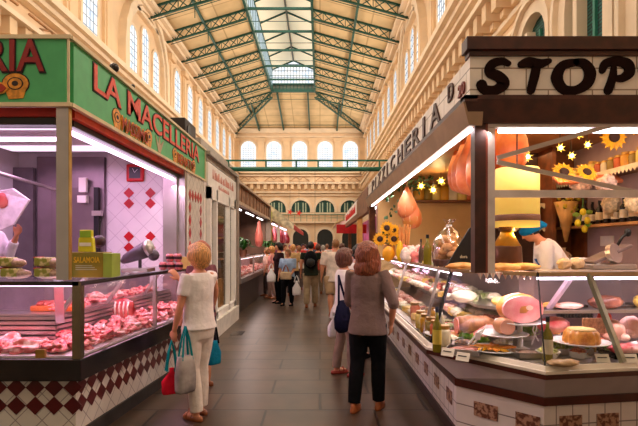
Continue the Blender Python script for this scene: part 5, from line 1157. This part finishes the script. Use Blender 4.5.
for k,(x,y,f,lab,mm,nn) in enumerate(((1.38,4.42,.13,'white footed plate of pale rolled meat behind the sausage roll',MT[2],'rolled_meat'),(1.22,4.62,.05,'white plate with stuffed olives and cheese left of the slim blue capped bottle',PK[3],'stuffed_bite'),(2.62,3.78,.04,'white plate of red cured slices right of the green glass strut',MT[1],'cured_slice'),(1.98,4.0,.02,'small white plate of orange vegetables left of the pudding',mat('veg_orange',(.88,.42,.06),.35,var=.2,scale=20),'vegetable_slice'))):
    r=.15 if k<3 else .10; plate((x,y,DZ),r,lab,f)
    for j in range(9):
        a=j*2.4; q=r*.72*math.sqrt((j+.5)/9)
        food(nn,nn.replace('_',' ')+' lying on the '+lab.split(' of ')[0].split(' with ')[0]+' '+('behind the sausage roll','near the slim blue capped bottle','right of the green glass strut','left of the pudding')[k],'food',(x+q*math.cos(a),y+q*math.sin(a),DZ+f+.014),mm,(.038,.026,.018),seed=j,rz=a,sub=2,grp=nn.replace('_',' ')+'s on their plate')
lettuce((1.10,4.38,DZ),.08,'green lettuce sprig by the golden lidded jars'); lettuce((2.30,3.80,DZ+.0),.08,'green lettuce sprig beside the green glass strut'); lettuce((1.40,4.10,DZ),.07,'green lettuce sprig behind the yellow slices')
# ================================================================ PEOPLE
SKIN=mat('skin',(.72,.40,.26),.5,var=.06,scale=8,spec=.3); EYEW=mat('eye_dark',(.04,.025,.02),.3); LIP=mat('lip',(.55,.20,.16),.5)
def V(*a): return Vector(a)
def capsule(mb,pts,rs,n=12,sy=1.0):
    mb.tube(pts,rs,n)
    for p,r in zip(pts,rs): mb.ell(p,(r*.98,)*3,sub=2)
def ellring(mb,prof,n=20,lean=None):
    R=[]
    for z,rx,ry,cx,cy in prof: R.append([(cx+rx*math.cos(2*PI*k/n),cy+ry*math.sin(2*PI*k/n),z) for k in range(n)])
    mb.rings(R)
def hand(mb,w,d,pn,det,curl=.4,flip=1):
    # palm and five fingers from the wrist w along d, palm normal pn
    d=Vector(d).normalized(); pn=Vector(pn); pn=(pn-d*pn.dot(d)).normalized(); s=d.cross(pn)*flip
    M=Matrix((s,d,pn)).transposed().to_euler()
    mb.ell(w+d*.045,(.038,.050,.016),rot=tuple(M),sub=2)
    if not det:
        mb.ell(w+d*.11+pn*.015,(.032,.045,.016),rot=tuple(M),sub=2); mb.tube([w+d*.03+s*.03,w+d*.07+s*.05+pn*.01],[.012,.010],6); return
    for k,L in enumerate((.062,.072,.068,.054)):
        b=w+d*.080+s*(.028-.019*k); c1=curl*.5; 
        p1=b+(d*math.cos(c1)+pn*math.sin(c1))*L*.5; c2=curl*1.5; p2=p1+(d*math.cos(c2)+pn*math.sin(c2))*L*.32; c3=curl*2.2; p3=p2+(d*math.cos(c3)+pn*math.sin(c3))*L*.25
        mb.tube([b-d*.03,b,p1,p2,p3],[.0095,.0095,.0088,.008,.0065],8); mb.ell(p3,(.0066,)*3,sub=1)
    b=w+d*.02+s*.025; mb.tube([b,b+d*.025+s*.022+pn*.008,b+d*.052+s*.030+pn*.016,b+d*.070+s*.028+pn*.022],[.013,.012,.010,.008],8)
def finish(mb,name,m,root,vox,sm=4,H=1):
    bmesh.ops.scale(mb.bm,vec=(H,H,H),verts=mb.bm.verts)
    o=mb.build(name,m,root,smooth=True); r=o.modifiers.new('remesh','REMESH'); r.mode='VOXEL'; r.voxel_size=vox; r.use_smooth_shade=True
    s=o.modifiers.new('smooth','SMOOTH'); s.iterations=sm; s.factor=.5; return o
def person(label,loc,yaw,H,top,bottom,hair,shoe,det=0,female=False,armL=None,armR=None,sleeve=.45,skirt=False,pants=1.0,hs='short',lean=0,footL=(0,0),footR=(0,0),build_=1.0,hand_curl=.4,group=None,hsc=1.0,pantr=1.0,hem=.84,sandals=False):
    root=thing('person',label,'person',loc,yaw,group); k=H/1.75; vox=.007 if det==2 else (.011 if det==1 else .02)
    w=build_
    hipL,kneeL,ankL=V(.09*w,0,.90),V(.095*w+footL[0]*.5,-.02+footL[1]*.5,.50),V(.10*w+footL[0],.02+footL[1],.09)
    hipR,kneeR,ankR=V(-.09*w,0,.90),V(-.095*w+footR[0]*.5,-.02+footR[1]*.5,.50),V(-.10*w+footR[0],.02+footR[1],.09)
    shw=.165 if female else .185
    sL,sR=V(shw*w,.01,1.41),V(-shw*w,.01,1.41)
    aL=armL or (V(.23*w,.03,1.13),V(.25*w,-.05,.88)); aR=armR or (V(-.23*w,.03,1.13),V(-.25*w,-.05,.88))
    aL=tuple(Vector(a) for a in aL[:2])+tuple(aL[2:]); aR=tuple(Vector(a) for a in aR[:2])+tuple(aR[2:])
    wa=(.128 if female else .145)*w
    torso=[(.80,.150*w,.105*w,0,.01),(.88,.172*w,.122*w,0,.015),(.97,.158*w,.112*w,0,.01),(1.07,wa,.098*w,0,0),(1.18,.145*w,.108*w,0,-.005),(1.30,.160*w,.118*w,0,-.005),(1.39,.158*w,.100*w,0,.005),(1.45,.105*w,.075,0,.012),(1.485,.060,.058,0,.012)]
    hc=V(0,-.012,1.625)
    def HS(mb,q=1.0):
        for v in mb.bm.verts: v.co=hc+(v.co-hc)*hsc*q
        return mb
    def bend(mb,z0=1.0):
        if lean:
            R=Matrix.Rotation(lean,4,'X')
            for v in mb.bm.verts:
                if v.co.z>z0-.1:
                    f=min(1,max(0,(v.co.z-(z0-.1))/.2)); P=V(0,0,z0); Q=P+(Matrix.Rotation(lean*f,4,'X')@(v.co-P)); v.co=Q
    m=MB(); ellring(m,torso)
    if female: m.ell((.07,-.085,1.27),(.068,.055,.065),sub=2).ell((-.07,-.085,1.27),(.068,.055,.065),sub=2)
    m.tube([(0,.015,1.42),(0,.01,1.50),(0,-.0,1.57)],[.060,.052,.052],14)
    m.ell(hc,(.074,.092,.112),sub=3); m.ell(hc+V(0,-.035,-.062),(.050,.050,.048),sub=2)
    m.tube([hc+V(0,-.088,.018),hc+V(0,-.108,-.022),hc+V(0,-.088,-.032)],[.008,.015,.008],8)
    for s in (1,-1): m.ell(hc+V(.076*s,.008,-.008),(.010,.018,.030),sub=1); m.ell(hc+V(.030*s,-.080,.022),(.018,.012,.008),sub=1)
    for hp,kn,an in ((hipL,kneeL,ankL),(hipR,kneeR,ankR)):
        capsule(m,[hp-V(0,0,.02),hp.lerp(kn,.5)+V(0,-.008,0),kn,kn.lerp(an,.35)+V(0,.012,0),an],[.088*w,.078*w,.052*w,.055*w,.036]); m.ell(an+V(0,-.06,-.045),(.040,.105,.035),sub=2)
    for sh,a,s in ((sL,aL,1),(sR,aR,-1)):
        capsule(m,[sh,sh.lerp(a[0],.5),a[0],a[0].lerp(a[1],.35),a[1]],[.052*w,.045*w,.036*w,.037*w,.024]); 
        d=(a[1]-a[0]).normalized() if len(a)<3 else Vector(a[2]); hand(m,a[1],d,V(-s,-.2,0) if len(a)<4 else Vector(a[3]),det,hand_curl,flip=-s if len(a)<5 else a[4])
    bend(m); BODY=finish(m,'body',SKIN,root,vox,3,k)
    def b2(mb): bend(mb); bmesh.ops.scale(mb.bm,vec=(k,k,k),verts=mb.bm.verts); return mb
    # shirt
    m=MB(); g=.020
    pr=[(hem,.182*w+g*1.1,.134*w+g*1.1,0,.012)]+[(z,max(rx,.150*w if z<1.25 else 0)+g,max(ry,.108*w if z<1.25 else 0)+g,cx,cy) for z,rx,ry,cx,cy in torso if z>hem+.02][:-1]+[(1.462,.088,.072,0,.012)]
    ellring(m,pr)
    if female: m.ell((.07,-.085,1.27),(.082,.068,.080),sub=2).ell((-.07,-.085,1.27),(.082,.068,.080),sub=2)
    for sh,a in ((sL,aL),(sR,aR)):
        if sleeve>0:
            pts=[sh-(a[0]-sh)*.15,sh,sh.lerp(a[0],.5)]; rs=[.060*w,.068*w,.064*w]
            if sleeve>=1: 
                pts+=[a[0],a[0].lerp(a[1],min(1,(sleeve-1)) or .05)]; rs+=[.056*w,.054*w if sleeve<1.6 else .042*w]
            elif sleeve>.5: pts+=[sh.lerp(a[0],sleeve)]; rs+=[.060*w]
            m.tube(pts,rs,12)
    bend(m); finish(m,'shirt',top,root,max(vox,.009),2,k)
    # trousers or skirt
    m=MB()
    if skirt: ellring(m,[(.45,.23*w,.20*w,0,.0),(.7,.20*w,.16*w,0,.01),(.9,.19*w,.14*w,0,.015),(1.02,.155*w,.12*w,0,.01)])
    else:
        ellring(m,[(.80,.168*w,.122*w,0,.01),(.88,.178*w,.128*w,0,.015),(.96,.160*w,.112*w,0,.01),(.99,.12*w,.08*w,0,.01)])
        for hp,kn,an in ((hipL,kneeL,ankL),(hipR,kneeR,ankR)):
            pts=[hp,hp.lerp(kn,.5),kn]; rs=[.100*w*pantr,.090*w*pantr,.070*w*pantr]
            if pants>=.99: pts+=[kn.lerp(an,.5)+V(0,.01,0),an+V(0,0,.0)]; rs+=[.068*w*pantr,.062*pantr]
            elif pants>.5: pts+=[kn.lerp(an,(pants-.5)*2)]; rs+=[.066*w*pantr]
            m.tube(pts,rs,14)
        m.ell((0,.01,.82),(.12*w,.10*w,.09),sub=2)
    finish(m,'skirt' if skirt else 'trousers',bottom,root,max(vox,.009),2,k)
    # shoes
    for an in (ankL,ankR):
        m=MB(); c=an+V(0,-.055,0)
        m.rings([[ (c.x+sx*math.cos(2*PI*i/14), c.y+sy*math.sin(2*PI*i/14)+dy, z) for i in range(14)] for z,sx,sy,dy in ((.0,.044,.132,0),(.022,.047,.135,0),(.045,.043,.12,.006),(.07,.036,.075,.045),(.10,.034,.045,.06))][: (3 if sandals else 5)])
        if sandals: m.tube([(c.x-.045,c.y-.05,.03),(c.x,c.y-.05,.085),(c.x+.045,c.y-.05,.03)],.012,6).tube([(c.x-.042,c.y+.02,.03),(c.x,c.y+.01,.10),(c.x+.042,c.y+.02,.03)],.010,6)
        bmesh.ops.scale(m.bm,vec=(k,k,k),verts=m.bm.verts); m.build('sandal' if sandals else 'shoe',shoe,root,smooth=True)
    # hair
    m=MB()
    if hs=='bald': m.tube([hc+V(-.07,.04,-.01),hc+V(0,.088,-.01),hc+V(.07,.04,-.01)],[.022,.026,.022],8)
    else:
        m.ell(hc+V(0,.016,.022),(.086,.098,.110),amp=.06,fr=3,sub=3); m.ell(hc+V(0,-.035,.072),(.070,.060,.045),amp=.1,sub=2)
        if hs=='short_full': m.ell(hc+V(0,.035,.0),(.100,.100,.115),amp=.05,fr=2,sub=3).ell(hc+V(0,.055,-.06),(.075,.06,.06),amp=.1,sub=2).ell(hc+V(.07,.0,.0),(.03,.055,.06),amp=.1,sub=2).ell(hc+V(-.07,.0,.0),(.03,.055,.06),amp=.1,sub=2)
        if hs=='bob': m.ell(hc+V(0,.035,.005),(.106,.108,.122),amp=.10,fr=3,sub=3).ell(hc+V(0,.045,-.065),(.10,.08,.07),amp=.12,sub=3).ell(hc+V(.08,-.005,-.03),(.028,.055,.085),amp=.1,sub=2).ell(hc+V(-.08,-.005,-.03),(.028,.055,.085),amp=.1,sub=2)
        if hs=='long': m.ell(hc+V(0,.038,.0),(.112,.112,.128),amp=.14,fr=3,sub=3).ell(hc+V(0,.055,-.11),(.118,.085,.11),amp=.22,fr=3,sub=3).ell(hc+V(.085,.0,-.08),(.035,.06,.11),amp=.2,sub=2).ell(hc+V(-.085,.0,-.08),(.035,.06,.11),amp=.2,sub=2)
    HS(m); bend(m)
    bmesh.ops.scale(m.bm,vec=(k,k,k),verts=m.bm.verts); o=m.build('hair',hair,root,smooth=True)
    if det: 
        r=o.modifiers.new('remesh','REMESH'); r.mode='VOXEL'; r.voxel_size=.010; r.use_smooth_shade=True
    # face details
    for s in (1,-1): m=MB().ell(hc+V(.030*s,-.083,.020),(.010,.008,.007),sub=2); b2(m).build('eye',EYEW,BODY,smooth=True)
    m=MB().ell(hc+V(0,-.086,-.055),(.022,.006,.006),sub=2); b2(m).build('mouth',LIP,BODY,smooth=True)
    return root
def fab(n,c,var=.12,sc=10,c2=None,bump=.45):
    m=mat(n,c,.85,var=var,scale=sc,bump=bump,col2=c2,spec=.15)
    for x in m.node_tree.nodes:
        if x.type=='BUMP': x.inputs['Distance'].default_value=.05
    return m
def hairm(n,c): 
    m=mat(n,c,.45,var=.38,scale=5,bump=.9); nt=m.node_tree
    mp=nt.nodes.new('ShaderNodeMapping'); mp.inputs['Scale'].default_value=(22,22,2.2)
    tc=[x for x in nt.nodes if x.type=='TEX_COORD'][0]; nz=[x for x in nt.nodes if x.type=='TEX_NOISE'][0]
    nt.links.new(tc.outputs['Object'],mp.inputs['Vector']); nt.links.new(mp.outputs[0],nz.inputs['Vector']); return m
def striped(n,a,b,sc):
    m=fab(n,a); nt=m.node_tree; bs=nt.nodes['Principled BSDF']; w=nt.nodes.new('ShaderNodeTexWave'); w.inputs['Scale'].default_value=sc; w.inputs['Distortion'].default_value=1.2
    tc=nt.nodes.new('ShaderNodeTexCoord'); nt.links.new(tc.outputs['Object'],w.inputs['Vector']); r=nt.nodes.new('ShaderNodeMix'); r.data_type='RGBA'
    r.inputs[6].default_value=(*a,1); r.inputs[7].default_value=(*b,1); nt.links.new(w.outputs['Fac'],r.inputs[0]); nt.links.new(r.outputs[2],bs.inputs['Base Color']); return m
HB=hairm('hair_blonde',(.74,.44,.19)); HBR=hairm('hair_brown',(.22,.09,.05)); HA=hairm('hair_auburn',(.36,.13,.05)); HD=hairm('hair_dark',(.035,.022,.018)); HG=hairm('hair_grey',(.45,.40,.35)); HLB=hairm('hair_light_brown',(.42,.24,.11))
WT=fab('white_cotton',(.86,.80,.76),.04); WTR=fab('white_denim',(.80,.72,.64),.06); LEA=mat('brown_leather',(.40,.17,.07),.45,var=.2); DK=fab('black_cloth',(.018,.018,.022),.3)
# --- woman in white at the left counter
w1=person('person in white T-shirt and white trousers with short blonde hair at left meat counter',(-1.14,4.50,0),math.radians(-122),1.62,WT,WTR,HB,LEA,det=2,female=True,hs='short_full',hsc=1.12,
  armL=((.22,-.02,1.14),(.22,-.10,.90),(-.05,-.2,-1)),armR=((-.22,-.14,1.17),(-.04,-.33,1.38),(.5,-.2,.7),(.3,-.6,.3)),sleeve=.62,footL=(-.01,.05),footR=(.03,-.05),sandals=True,hem=.90,pantr=1.05,build_=1.0,hand_curl=.7)
w1b=person('person with reddish hair and dark patterned skirt, mostly hidden behind the blonde person',(-1.35,5.45,0),math.radians(-120),1.66,fab('dusky_top',(.30,.14,.16)),fab('patterned_skirt',(.05,.05,.08),.2,20,(.25,.18,.25)),hairm('hair_red',(.55,.20,.10)),LEA,det=0,female=True,hs='short_full',skirt=True,sandals=True)
def bagmesh(w,h,d,top=.7,m=None):
    mb=MB(); R=[]
    for z,s in ((0,.9),(h*.08,1),(h*.5,1.02),(h*.85,top),(h,top*.92)): R.append([(math.copysign(abs(math.cos(a))**.6,math.cos(a))*w/2*s,math.copysign(abs(math.sin(a))**.6,math.sin(a))*d/2*(s if z>0 else .9),z) for a in [2*PI*i/20 for i in range(20)]])
    mb.rings(R); return mb
def bag(name,lab,loc,rz,w,h,d,m,strap,sm,top=.8,extra=None):
    b=thing(name,lab,'bag',loc,rz); bagmesh(w,h,d,top).build('bag_body',m,b,smooth=True)
    for s in (-1,1): MB().tube([(-w*.28,s*d*.3,h*.9),(-w*.15,s*d*.15,h+strap*.6),(0,s*.01,h+strap),(w*.15,s*d*.15,h+strap*.6),(w*.28,s*d*.3,h*.9)],.010,6).build('handle',sm,b)
    return b
TEAL=fab('teal_strap',(.02,.35,.36))
p=at(185,393,4.4); bag('shopping_bag','cream and grey cloth shopping bag with teal handles held by the blonde person in white',(-1.20,4.28,.30),.9,.19,.32,.11,fab('bag_cream_cloth',(.55,.50,.46),.0,5,(.30,.27,.26)),.26,TEAL,.85)
bag('shopping_bag','bright red triangular bag hanging left of the cream shopping bag',(-1.33,4.30,.28),.6,.17,.23,.07,fab('bag_red',(.75,.04,.09)),.24,TEAL,.25)
bag('shoulder_bag','turquoise bag hanging behind the white trousers of the blonde person',(-1.12,5.05,.36),.9,.16,.24,.10,fab('bag_turquoise',(.02,.30,.42)),.22,DK,.6)
# --- woman with auburn hair on the right
w2=person('person with long auburn hair, beige striped shirt and black trousers, hand in pocket',(.47,4.72,0),math.radians(158),1.63,striped('beige_stripe',(.23,.145,.12),(.13,.085,.075),45),DK,HA,mat('tan_shoe',(.50,.20,.08),.4),det=2,female=True,hs='long',hsc=1.17,
  armR=((-.29,.05,1.13),(-.235,-.07,.90),(.1,-.3,-1)),armL=((.22,-.05,1.12),(.15,-.20,.92)),sleeve=1.15,hem=.80,build_=1.06,footL=(.0,.12),footR=(.0,-.06),pantr=1.05)
w3=person('person with dark brown bob, sunglasses, white top and navy shoulder bag',(.31,5.95,0),math.radians(112),1.57,WT,fab('beige_cloth',(.45,.34,.28)),HBR,mat('sandal_red',(.45,.10,.06),.5),det=1,female=True,hs='bob',hsc=1.08,
  armR=((-.20,-.08,1.14),(-.10,-.24,1.05)),armL=((.20,-.08,1.14),(.10,-.25,1.05)),sleeve=.0,hem=.86,sandals=True,build_=1.02,footL=(.02,.06),footR=(0,-.08))
g=MB(); g.tube([(-.07,.0,0),(-.065,-.085,.0),(-.01,-.10,0),(.01,-.10,0),(.065,-.085,0),(.07,.0,0)],.008,6).ell((.035,-.098,-.005),(.026,.008,.018),sub=2).ell((-.035,-.098,-.005),(.026,.008,.018),sub=2)
g.build('sunglasses',BLACK,w3,loc=(0,-.01,1.48),smooth=True)
nb=thing('shoulder_bag','large navy shoulder bag worn by the person with the dark brown bob','bag',(.27,5.70,.58),math.radians(60)); nb.scale=(.85,.85,.85)
m=MB(); m.rings([[ (sx*math.cos(a),sy*math.sin(a)+dy,z) for a in [2*PI*i/20 for i in range(20)]] for z,sx,sy,dy in ((0,.10,.05,0),(.06,.19,.08,0),(.2,.20,.09,0),(.36,.15,.06,0),(.44,.10,.03,0))]); m.build('bag_body',fab('navy_cloth',(.025,.025,.075)),nb,smooth=True)
MB().tube([(-.12,0,.38),(-.06,.03,.62),(.03,.08,.78),(.08,.06,.62),(.12,0,.38)],.016,8).build('strap',MATS['navy_cloth'],nb,smooth=True)
bag('shopping_bag','dark red shopping bag hanging between the two persons at the right counter',(.44,5.72,.42),1.0,.26,.34,.12,fab('bag_darkred',(.30,.02,.05)),.22,MATS['bag_darkred'],.6)
bag('plastic_bag','white plastic bag hanging behind the legs of the person with the navy shoulder bag',(.18,6.1,.45),.3,.16,.26,.10,PLASTIC,.14,PLASTIC,.35)
w4=person('person with short black hair, mostly hidden behind the two persons at right counter',(.56,6.9,0),math.radians(140),1.63,WT,DK,HD,DK,det=0,female=True,hs='short_full')
m1=person('tall balding person in a loose white shirt and beige shorts walking away down the aisle',(.36,11.0,0),math.radians(185),1.76,fab('offwhite_shirt',(.78,.68,.60)),fab('khaki_shorts',(.55,.42,.28)),HLB,LEA,det=0,hs='short',sleeve=.9,pants=.52,build_=1.3,footL=(0,.12),footR=(0,-.12),pantr=1.2,hem=.78)
m2=person('person with dark backpack and khaki trousers walking away in the middle of the aisle',(-.24,12.6,0),math.radians(180),1.72,fab('dark_green',(.06,.075,.05)),fab('khaki',(.50,.40,.27)),HD,LEA,det=0,hs='short',build_=1.1,footL=(0,.14),footR=(0,-.12),pantr=1.15)
bp=thing('backpack','black backpack with grey side straps worn by the person in khaki trousers','backpack',(-.24,12.42,1.06)); MB().ell((0,-.02,.18),(.17,.10,.24),sub=3).build('pack',DK,bp,smooth=True); MB().ell((0,-.09,.12),(.12,.06,.12),sub=2).build('front_pocket',mat('pocket_dark',(.05,.055,.05),.7),bp,smooth=True)
for s in (-1,1): MB().tube([(.1*s,.06,.02),(.13*s,.12,.2),(.1*s,.1,.38),(.08*s,.02,.42)],.014,6).build('strap',mat('strap_grey',(.2,.2,.2),.7),bp)
w5=person('person with short light hair in a pale blue blouse facing the camera',(-.86,12.9,0),math.radians(-22),1.52,fab('pale_blue',(.42,.52,.66)),DK,HLB,DK,det=0,female=True,hs='short_full',sleeve=.9,build_=1.2,armL=((.22,-.03,1.12),(.20,-.18,.98)),footR=(0,-.1))
bag('handbag','beige handbag carried in front by the person in the pale blue blouse',(-.90,12.66,.72),-.3,.30,.20,.12,fab('bag_beige',(.66,.52,.36)),.18,LEA,.95)
bag('plastic_bag','white plastic bag hanging from the hand of the person in the pale blue blouse',(-.62,12.7,.30),0,.22,.38,.14,PLASTIC,.14,PLASTIC,.3)
w6=person('person in dark clothes with dark hair bending towards the long glass meat case',(-1.15,13.4,0),math.radians(-60),1.70,fab('dark_plum',(.07,.03,.04)),DK,HD,DK,det=0,female=True,hs='short_full',sleeve=1.1)
bag('plastic_bag','white plastic bag held by the dark clothed person at the long glass meat case',(-1.33,13.1,.62),0,.24,.36,.14,PLASTIC,.14,PLASTIC,.35)
# crowd further down
crowd=[(272,14.6,-80,1.60,(.75,.40,.36),(.5,.35,.3),HB,'person in a salmon top leaning at far end of the long glass case',1),
(267,15.2,-90,1.55,(.80,.60,.52),(.2,.15,.15),HLB,'person in a pale pink top at the long glass case, leftmost of the crowd',1),
(293,15.5,170,1.66,(.62,.45,.25),(.10,.10,.12),HB,'person with blond hair in a tan top walking away behind the pale blue blouse',1),
(299,17.5,190,1.62,(.80,.74,.68),(.25,.2,.18),HLB,'person in a white top with light brown hair left of the backpack, walking away',1),
(303,21,10,1.70,(.60,.10,.10),(.05,.05,.06),HD,'person in a red top in the distance left of the backpack',0),
(285,19,30,1.66,(.75,.70,.62),(.1,.1,.1),HBR,'person in a cream shirt under the left cream awning',0),
(280,22,-30,1.70,(.30,.10,.20),(.1,.08,.08),HD,'person in a wine coloured top deep under the left awning',0),
(290,25,0,1.68,(.78,.62,.55),(.2,.2,.2),HG,'grey haired person in a pale top far down the aisle on the left',0),
(318,16,178,1.68,(.55,.16,.12),(.35,.28,.2),HBR,'person in a brick red top just right of the backpack',1),
(323,18.5,185,1.64,(.70,.60,.42),(.3,.25,.2),HG,'grey haired person in a sand coloured shirt between the backpack and the white shirt',1),
(313,24,0,1.72,(.20,.22,.28),(.08,.08,.1),HD,'person in a slate top in the far middle of the aisle',0),
(327,23,175,1.70,(.85,.78,.70),(.2,.2,.25),HLB,'person in a white shirt far down the aisle, right of the middle',0),
(333,27,0,1.70,(.75,.30,.25),(.2,.2,.2),HD,'person in a coral top far down the aisle by the right awning',0),
(305,29,180,1.70,(.45,.5,.6),(.1,.1,.1),HBR,'person in a grey blue top near the far end of the hall',0),
(297,32,0,1.70,(.8,.7,.6),(.2,.15,.1),HD,'dark haired person in a beige top near the far end of the hall',0),
(321,33,180,1.72,(.15,.12,.12),(.1,.1,.1),HD,'person in black near the far doorway',0),
(342,17,140,1.70,(.62,.5,.42),(.2,.15,.12),HBR,'person in a taupe top in front of the white signed stall',1)]
for k,(px,Y,yw,H,c1,c2,hh,lab,f) in enumerate(crowd):
    person(lab,((px-CX)*Y/F,Y,0),math.radians(yw),H,fab('crowd_top_%d'%k,c1),fab('crowd_bottom_%d'%k,c2),hh,LEA,det=0,female=bool(f),hs='short_full' if f else 'short',sleeve=.9,footL=(0,.1),footR=(0,-.1),build_=1.1)
# vendors
vd=person('vendor in blue cap, white coat and blue apron bending behind the delicatessen counter',(2.56,5.0,.36),math.radians(-105),1.62,WT,fab('vendor_trousers',(.25,.25,.3)),HD,DK,det=1,female=True,hs='short',lean=.62,sleeve=1.6,armL=((.22,-.20,1.14),(.15,-.45,1.12)),armR=((-.22,-.20,1.14),(-.15,-.45,1.12)),build_=1.12)
k_=1.62/1.75
def bent(pts,lean=.62,z0=1.0):
    return [ (V(0,0,z0)+(Matrix.Rotation(lean,4,'X')@(Vector(p)-V(0,0,z0))))*k_ for p in pts]
m=MB(); m.ell((0,.02,1.665),(.122,.135,.09),sub=3).tube([(0,.06,1.64),(0,.14,1.62),(0,.17,1.58)],[.06,.045,.02],10)
for v in m.bm.verts: v.co=bent([v.co])[0]
m.build('cap',fab('cap_blue_cloth',(.02,.30,.55)),vd,smooth=True)
m=MB(); ellring(m,[(.95,.175,.14,0,-.012),(1.2,.168,.145,0,-.02),(1.34,.10,.13,0,-.03)])
for v in m.bm.verts: v.co=bent([v.co])[0]
m.build('apron',fab('apron_blue',(.03,.18,.40)),vd,smooth=True)
v2=person('butcher in a white coat at the left picture edge behind the meat counter',(-3.50,4.95,.30),math.radians(75),1.74,fab('butcher_coat',(.85,.80,.84)),WTR,HD,DK,det=1,sleeve=1.7,armL=((.24,-.10,1.20),(.20,-.25,1.42)),armR=((-.24,-.06,1.13),(-.20,-.24,1.10)),build_=1.1,hem=.7)
tw=thing('butcher_cloth','white cloth with a red stain hanging from the butcher hand at the left edge','cloth',at(12,203,4.9))
m=MB(); m.rings([[(-.14,0,.12),(.02,-.03,.14),(.02,.0,.15),(-.14,.03,.13)],[(-.16,-.02,-.02),(.19,-.03,.03),(.19,.0,.03),(-.16,.01,-.02)],[(-.16,-.02,-.30),(.05,-.05,-.22),(.05,-.03,-.22),(-.16,.0,-.3)]]); m.build('fabric',MATS['butcher_coat'],tw)
MB().ell((-.08,-.035,.02),(.06,.02,.08),amp=.3,sub=2).build('red_stain',MT[1],tw,smooth=True)
# ================================================================ CAMERA AND LIGHT
cam=bpy.data.cameras.new('camera'); co=bpy.data.objects.new('camera',cam); COL.objects.link(co)
co.location=(0,0,EYE); co.rotation_euler=(PI/2,0,0); cam.sensor_width=36; cam.lens=F/638*36; cam.shift_x=-1/638; cam.shift_y=33/638; cam.clip_end=200
bpy.context.scene.camera=co
def area(name,loc,rot,sx,sy,power,col,spread=PI):
    l=bpy.data.lights.new(name,'AREA'); l.shape='RECTANGLE'; l.size=sx; l.size_y=sy; l.energy=power; l.color=col; l.spread=spread
    o=bpy.data.objects.new(name,l); COL.objects.link(o); o.location=loc; o.rotation_euler=rot; return o
W=bpy.data.worlds.new('world'); bpy.context.scene.world=W; W.use_nodes=True
W.node_tree.nodes['Background'].inputs[0].default_value=(1,.86,.68,1); W.node_tree.nodes['Background'].inputs[1].default_value=.34
area('lantern_daylight',(RIDX,14,13.9),(0,0,0),2.8,38,LANT,(1,.90,.76))
area('left_window_daylight',(XL+.4,18,8.9),(0,-PI/2,0),2.0,40,WINL,(1,.92,.82))
area('right_window_daylight',(XR-.4,18,8.9),(0,PI/2,0),2.0,40,WINR,(1,.90,.76))
area('far_window_daylight',((XL+XR)/2,YF-.6,9.2),(-PI/2,0,0),9,2.2,FARW,(1,.92,.82))
# stall lamps
area('butcher_lamp',(-3.2,5.0,2.76),(0,0,0),1.6,2.4,42,(1,.55,.95))
area('butcher_case_lamp_side',(-1.98,5.2,1.27),(0,.25,-.09),.08,2.9,11,(1,.50,.78))
area('butcher_case_lamp_front',(-3.0,3.95,1.27),(.25,0,0),2.3,.08,9,(1,.50,.80))
area('butcher_tube_light',(-2.07,5.4,2.45),(0,-.3,0),.06,2.8,14,(1,.70,.92))
area('shop_lamp',(-3.1,9.3,2.93),(0,0,0),1.6,.6,16,(1,.85,.65))
for y in (12.4,14.8,17.1): area('stall3_lamp',(-2.2,y,2.52),(0,-.15,0),.2,1.8,22,(1,.78,.70))
for y in (21,24,28): area('far_left_lamp',(-2.4,y,2.6),(0,0,0),.6,2,40,(1,.55,.78))
for y in (14,18,): area('far_right_lamp',(1.8,y,2.6),(0,0,0),.5,2,25,(1,.78,.5))
area('far_right_lamp',(1.8,26,2.5),(0,0,0),.5,5,40,(1,.6,.6))
area('deli_tube_aisle',(1.30,6.6,2.49),(0,.35,0),.06,6,26,(1,.80,.80))
area('deli_tube_front',(2.8,3.90,2.50),(.35,0,0),2.8,.06,22,(1,.78,.76))
area('deli_ceiling',(2.3,6.5,2.80),(0,0,0),1.6,4.5,40,(1,.62,.30))
area('deli_case_front',(2.9,3.86,1.335),(.3,0,.03),2.6,.06,13,(1,.80,.88)); area('deli_case_aisle',(1.30,7,1.335),(0,.2,0),.06,5.4,14,(1,.82,.80)); area('deli_case_corner',(1.55,4.1,1.335),(0,0,.8),.6,.1,7,(1,.82,.84))
area('deli_shelf_lamp',(2.9,4.3,1.03),(0,0,0),2,.1,3,(1,.75,.95))
def pt(name,loc,e,col,r=.05):
    l=bpy.data.lights.new(name,'POINT'); l.energy=e; l.color=col; l.shadow_soft_size=r; o=bpy.data.objects.new(name,l); COL.objects.link(o); o.location=loc
pt('drum_lamp_light',(1.8,4.35,1.72),5,(1,.65,.2)); pt('star_light',(2.4,4.9,2.45),7,(1,.7,.3)); pt('star_light',(1.95,8.0,2.6),9,(1,.72,.3))
S=bpy.context.scene; S.view_settings.view_transform='Standard'; S.view_settings.look='None'; S.view_settings.gamma=1; S.view_settings.use_curve_mapping=False; S.view_settings.exposure=EXPO
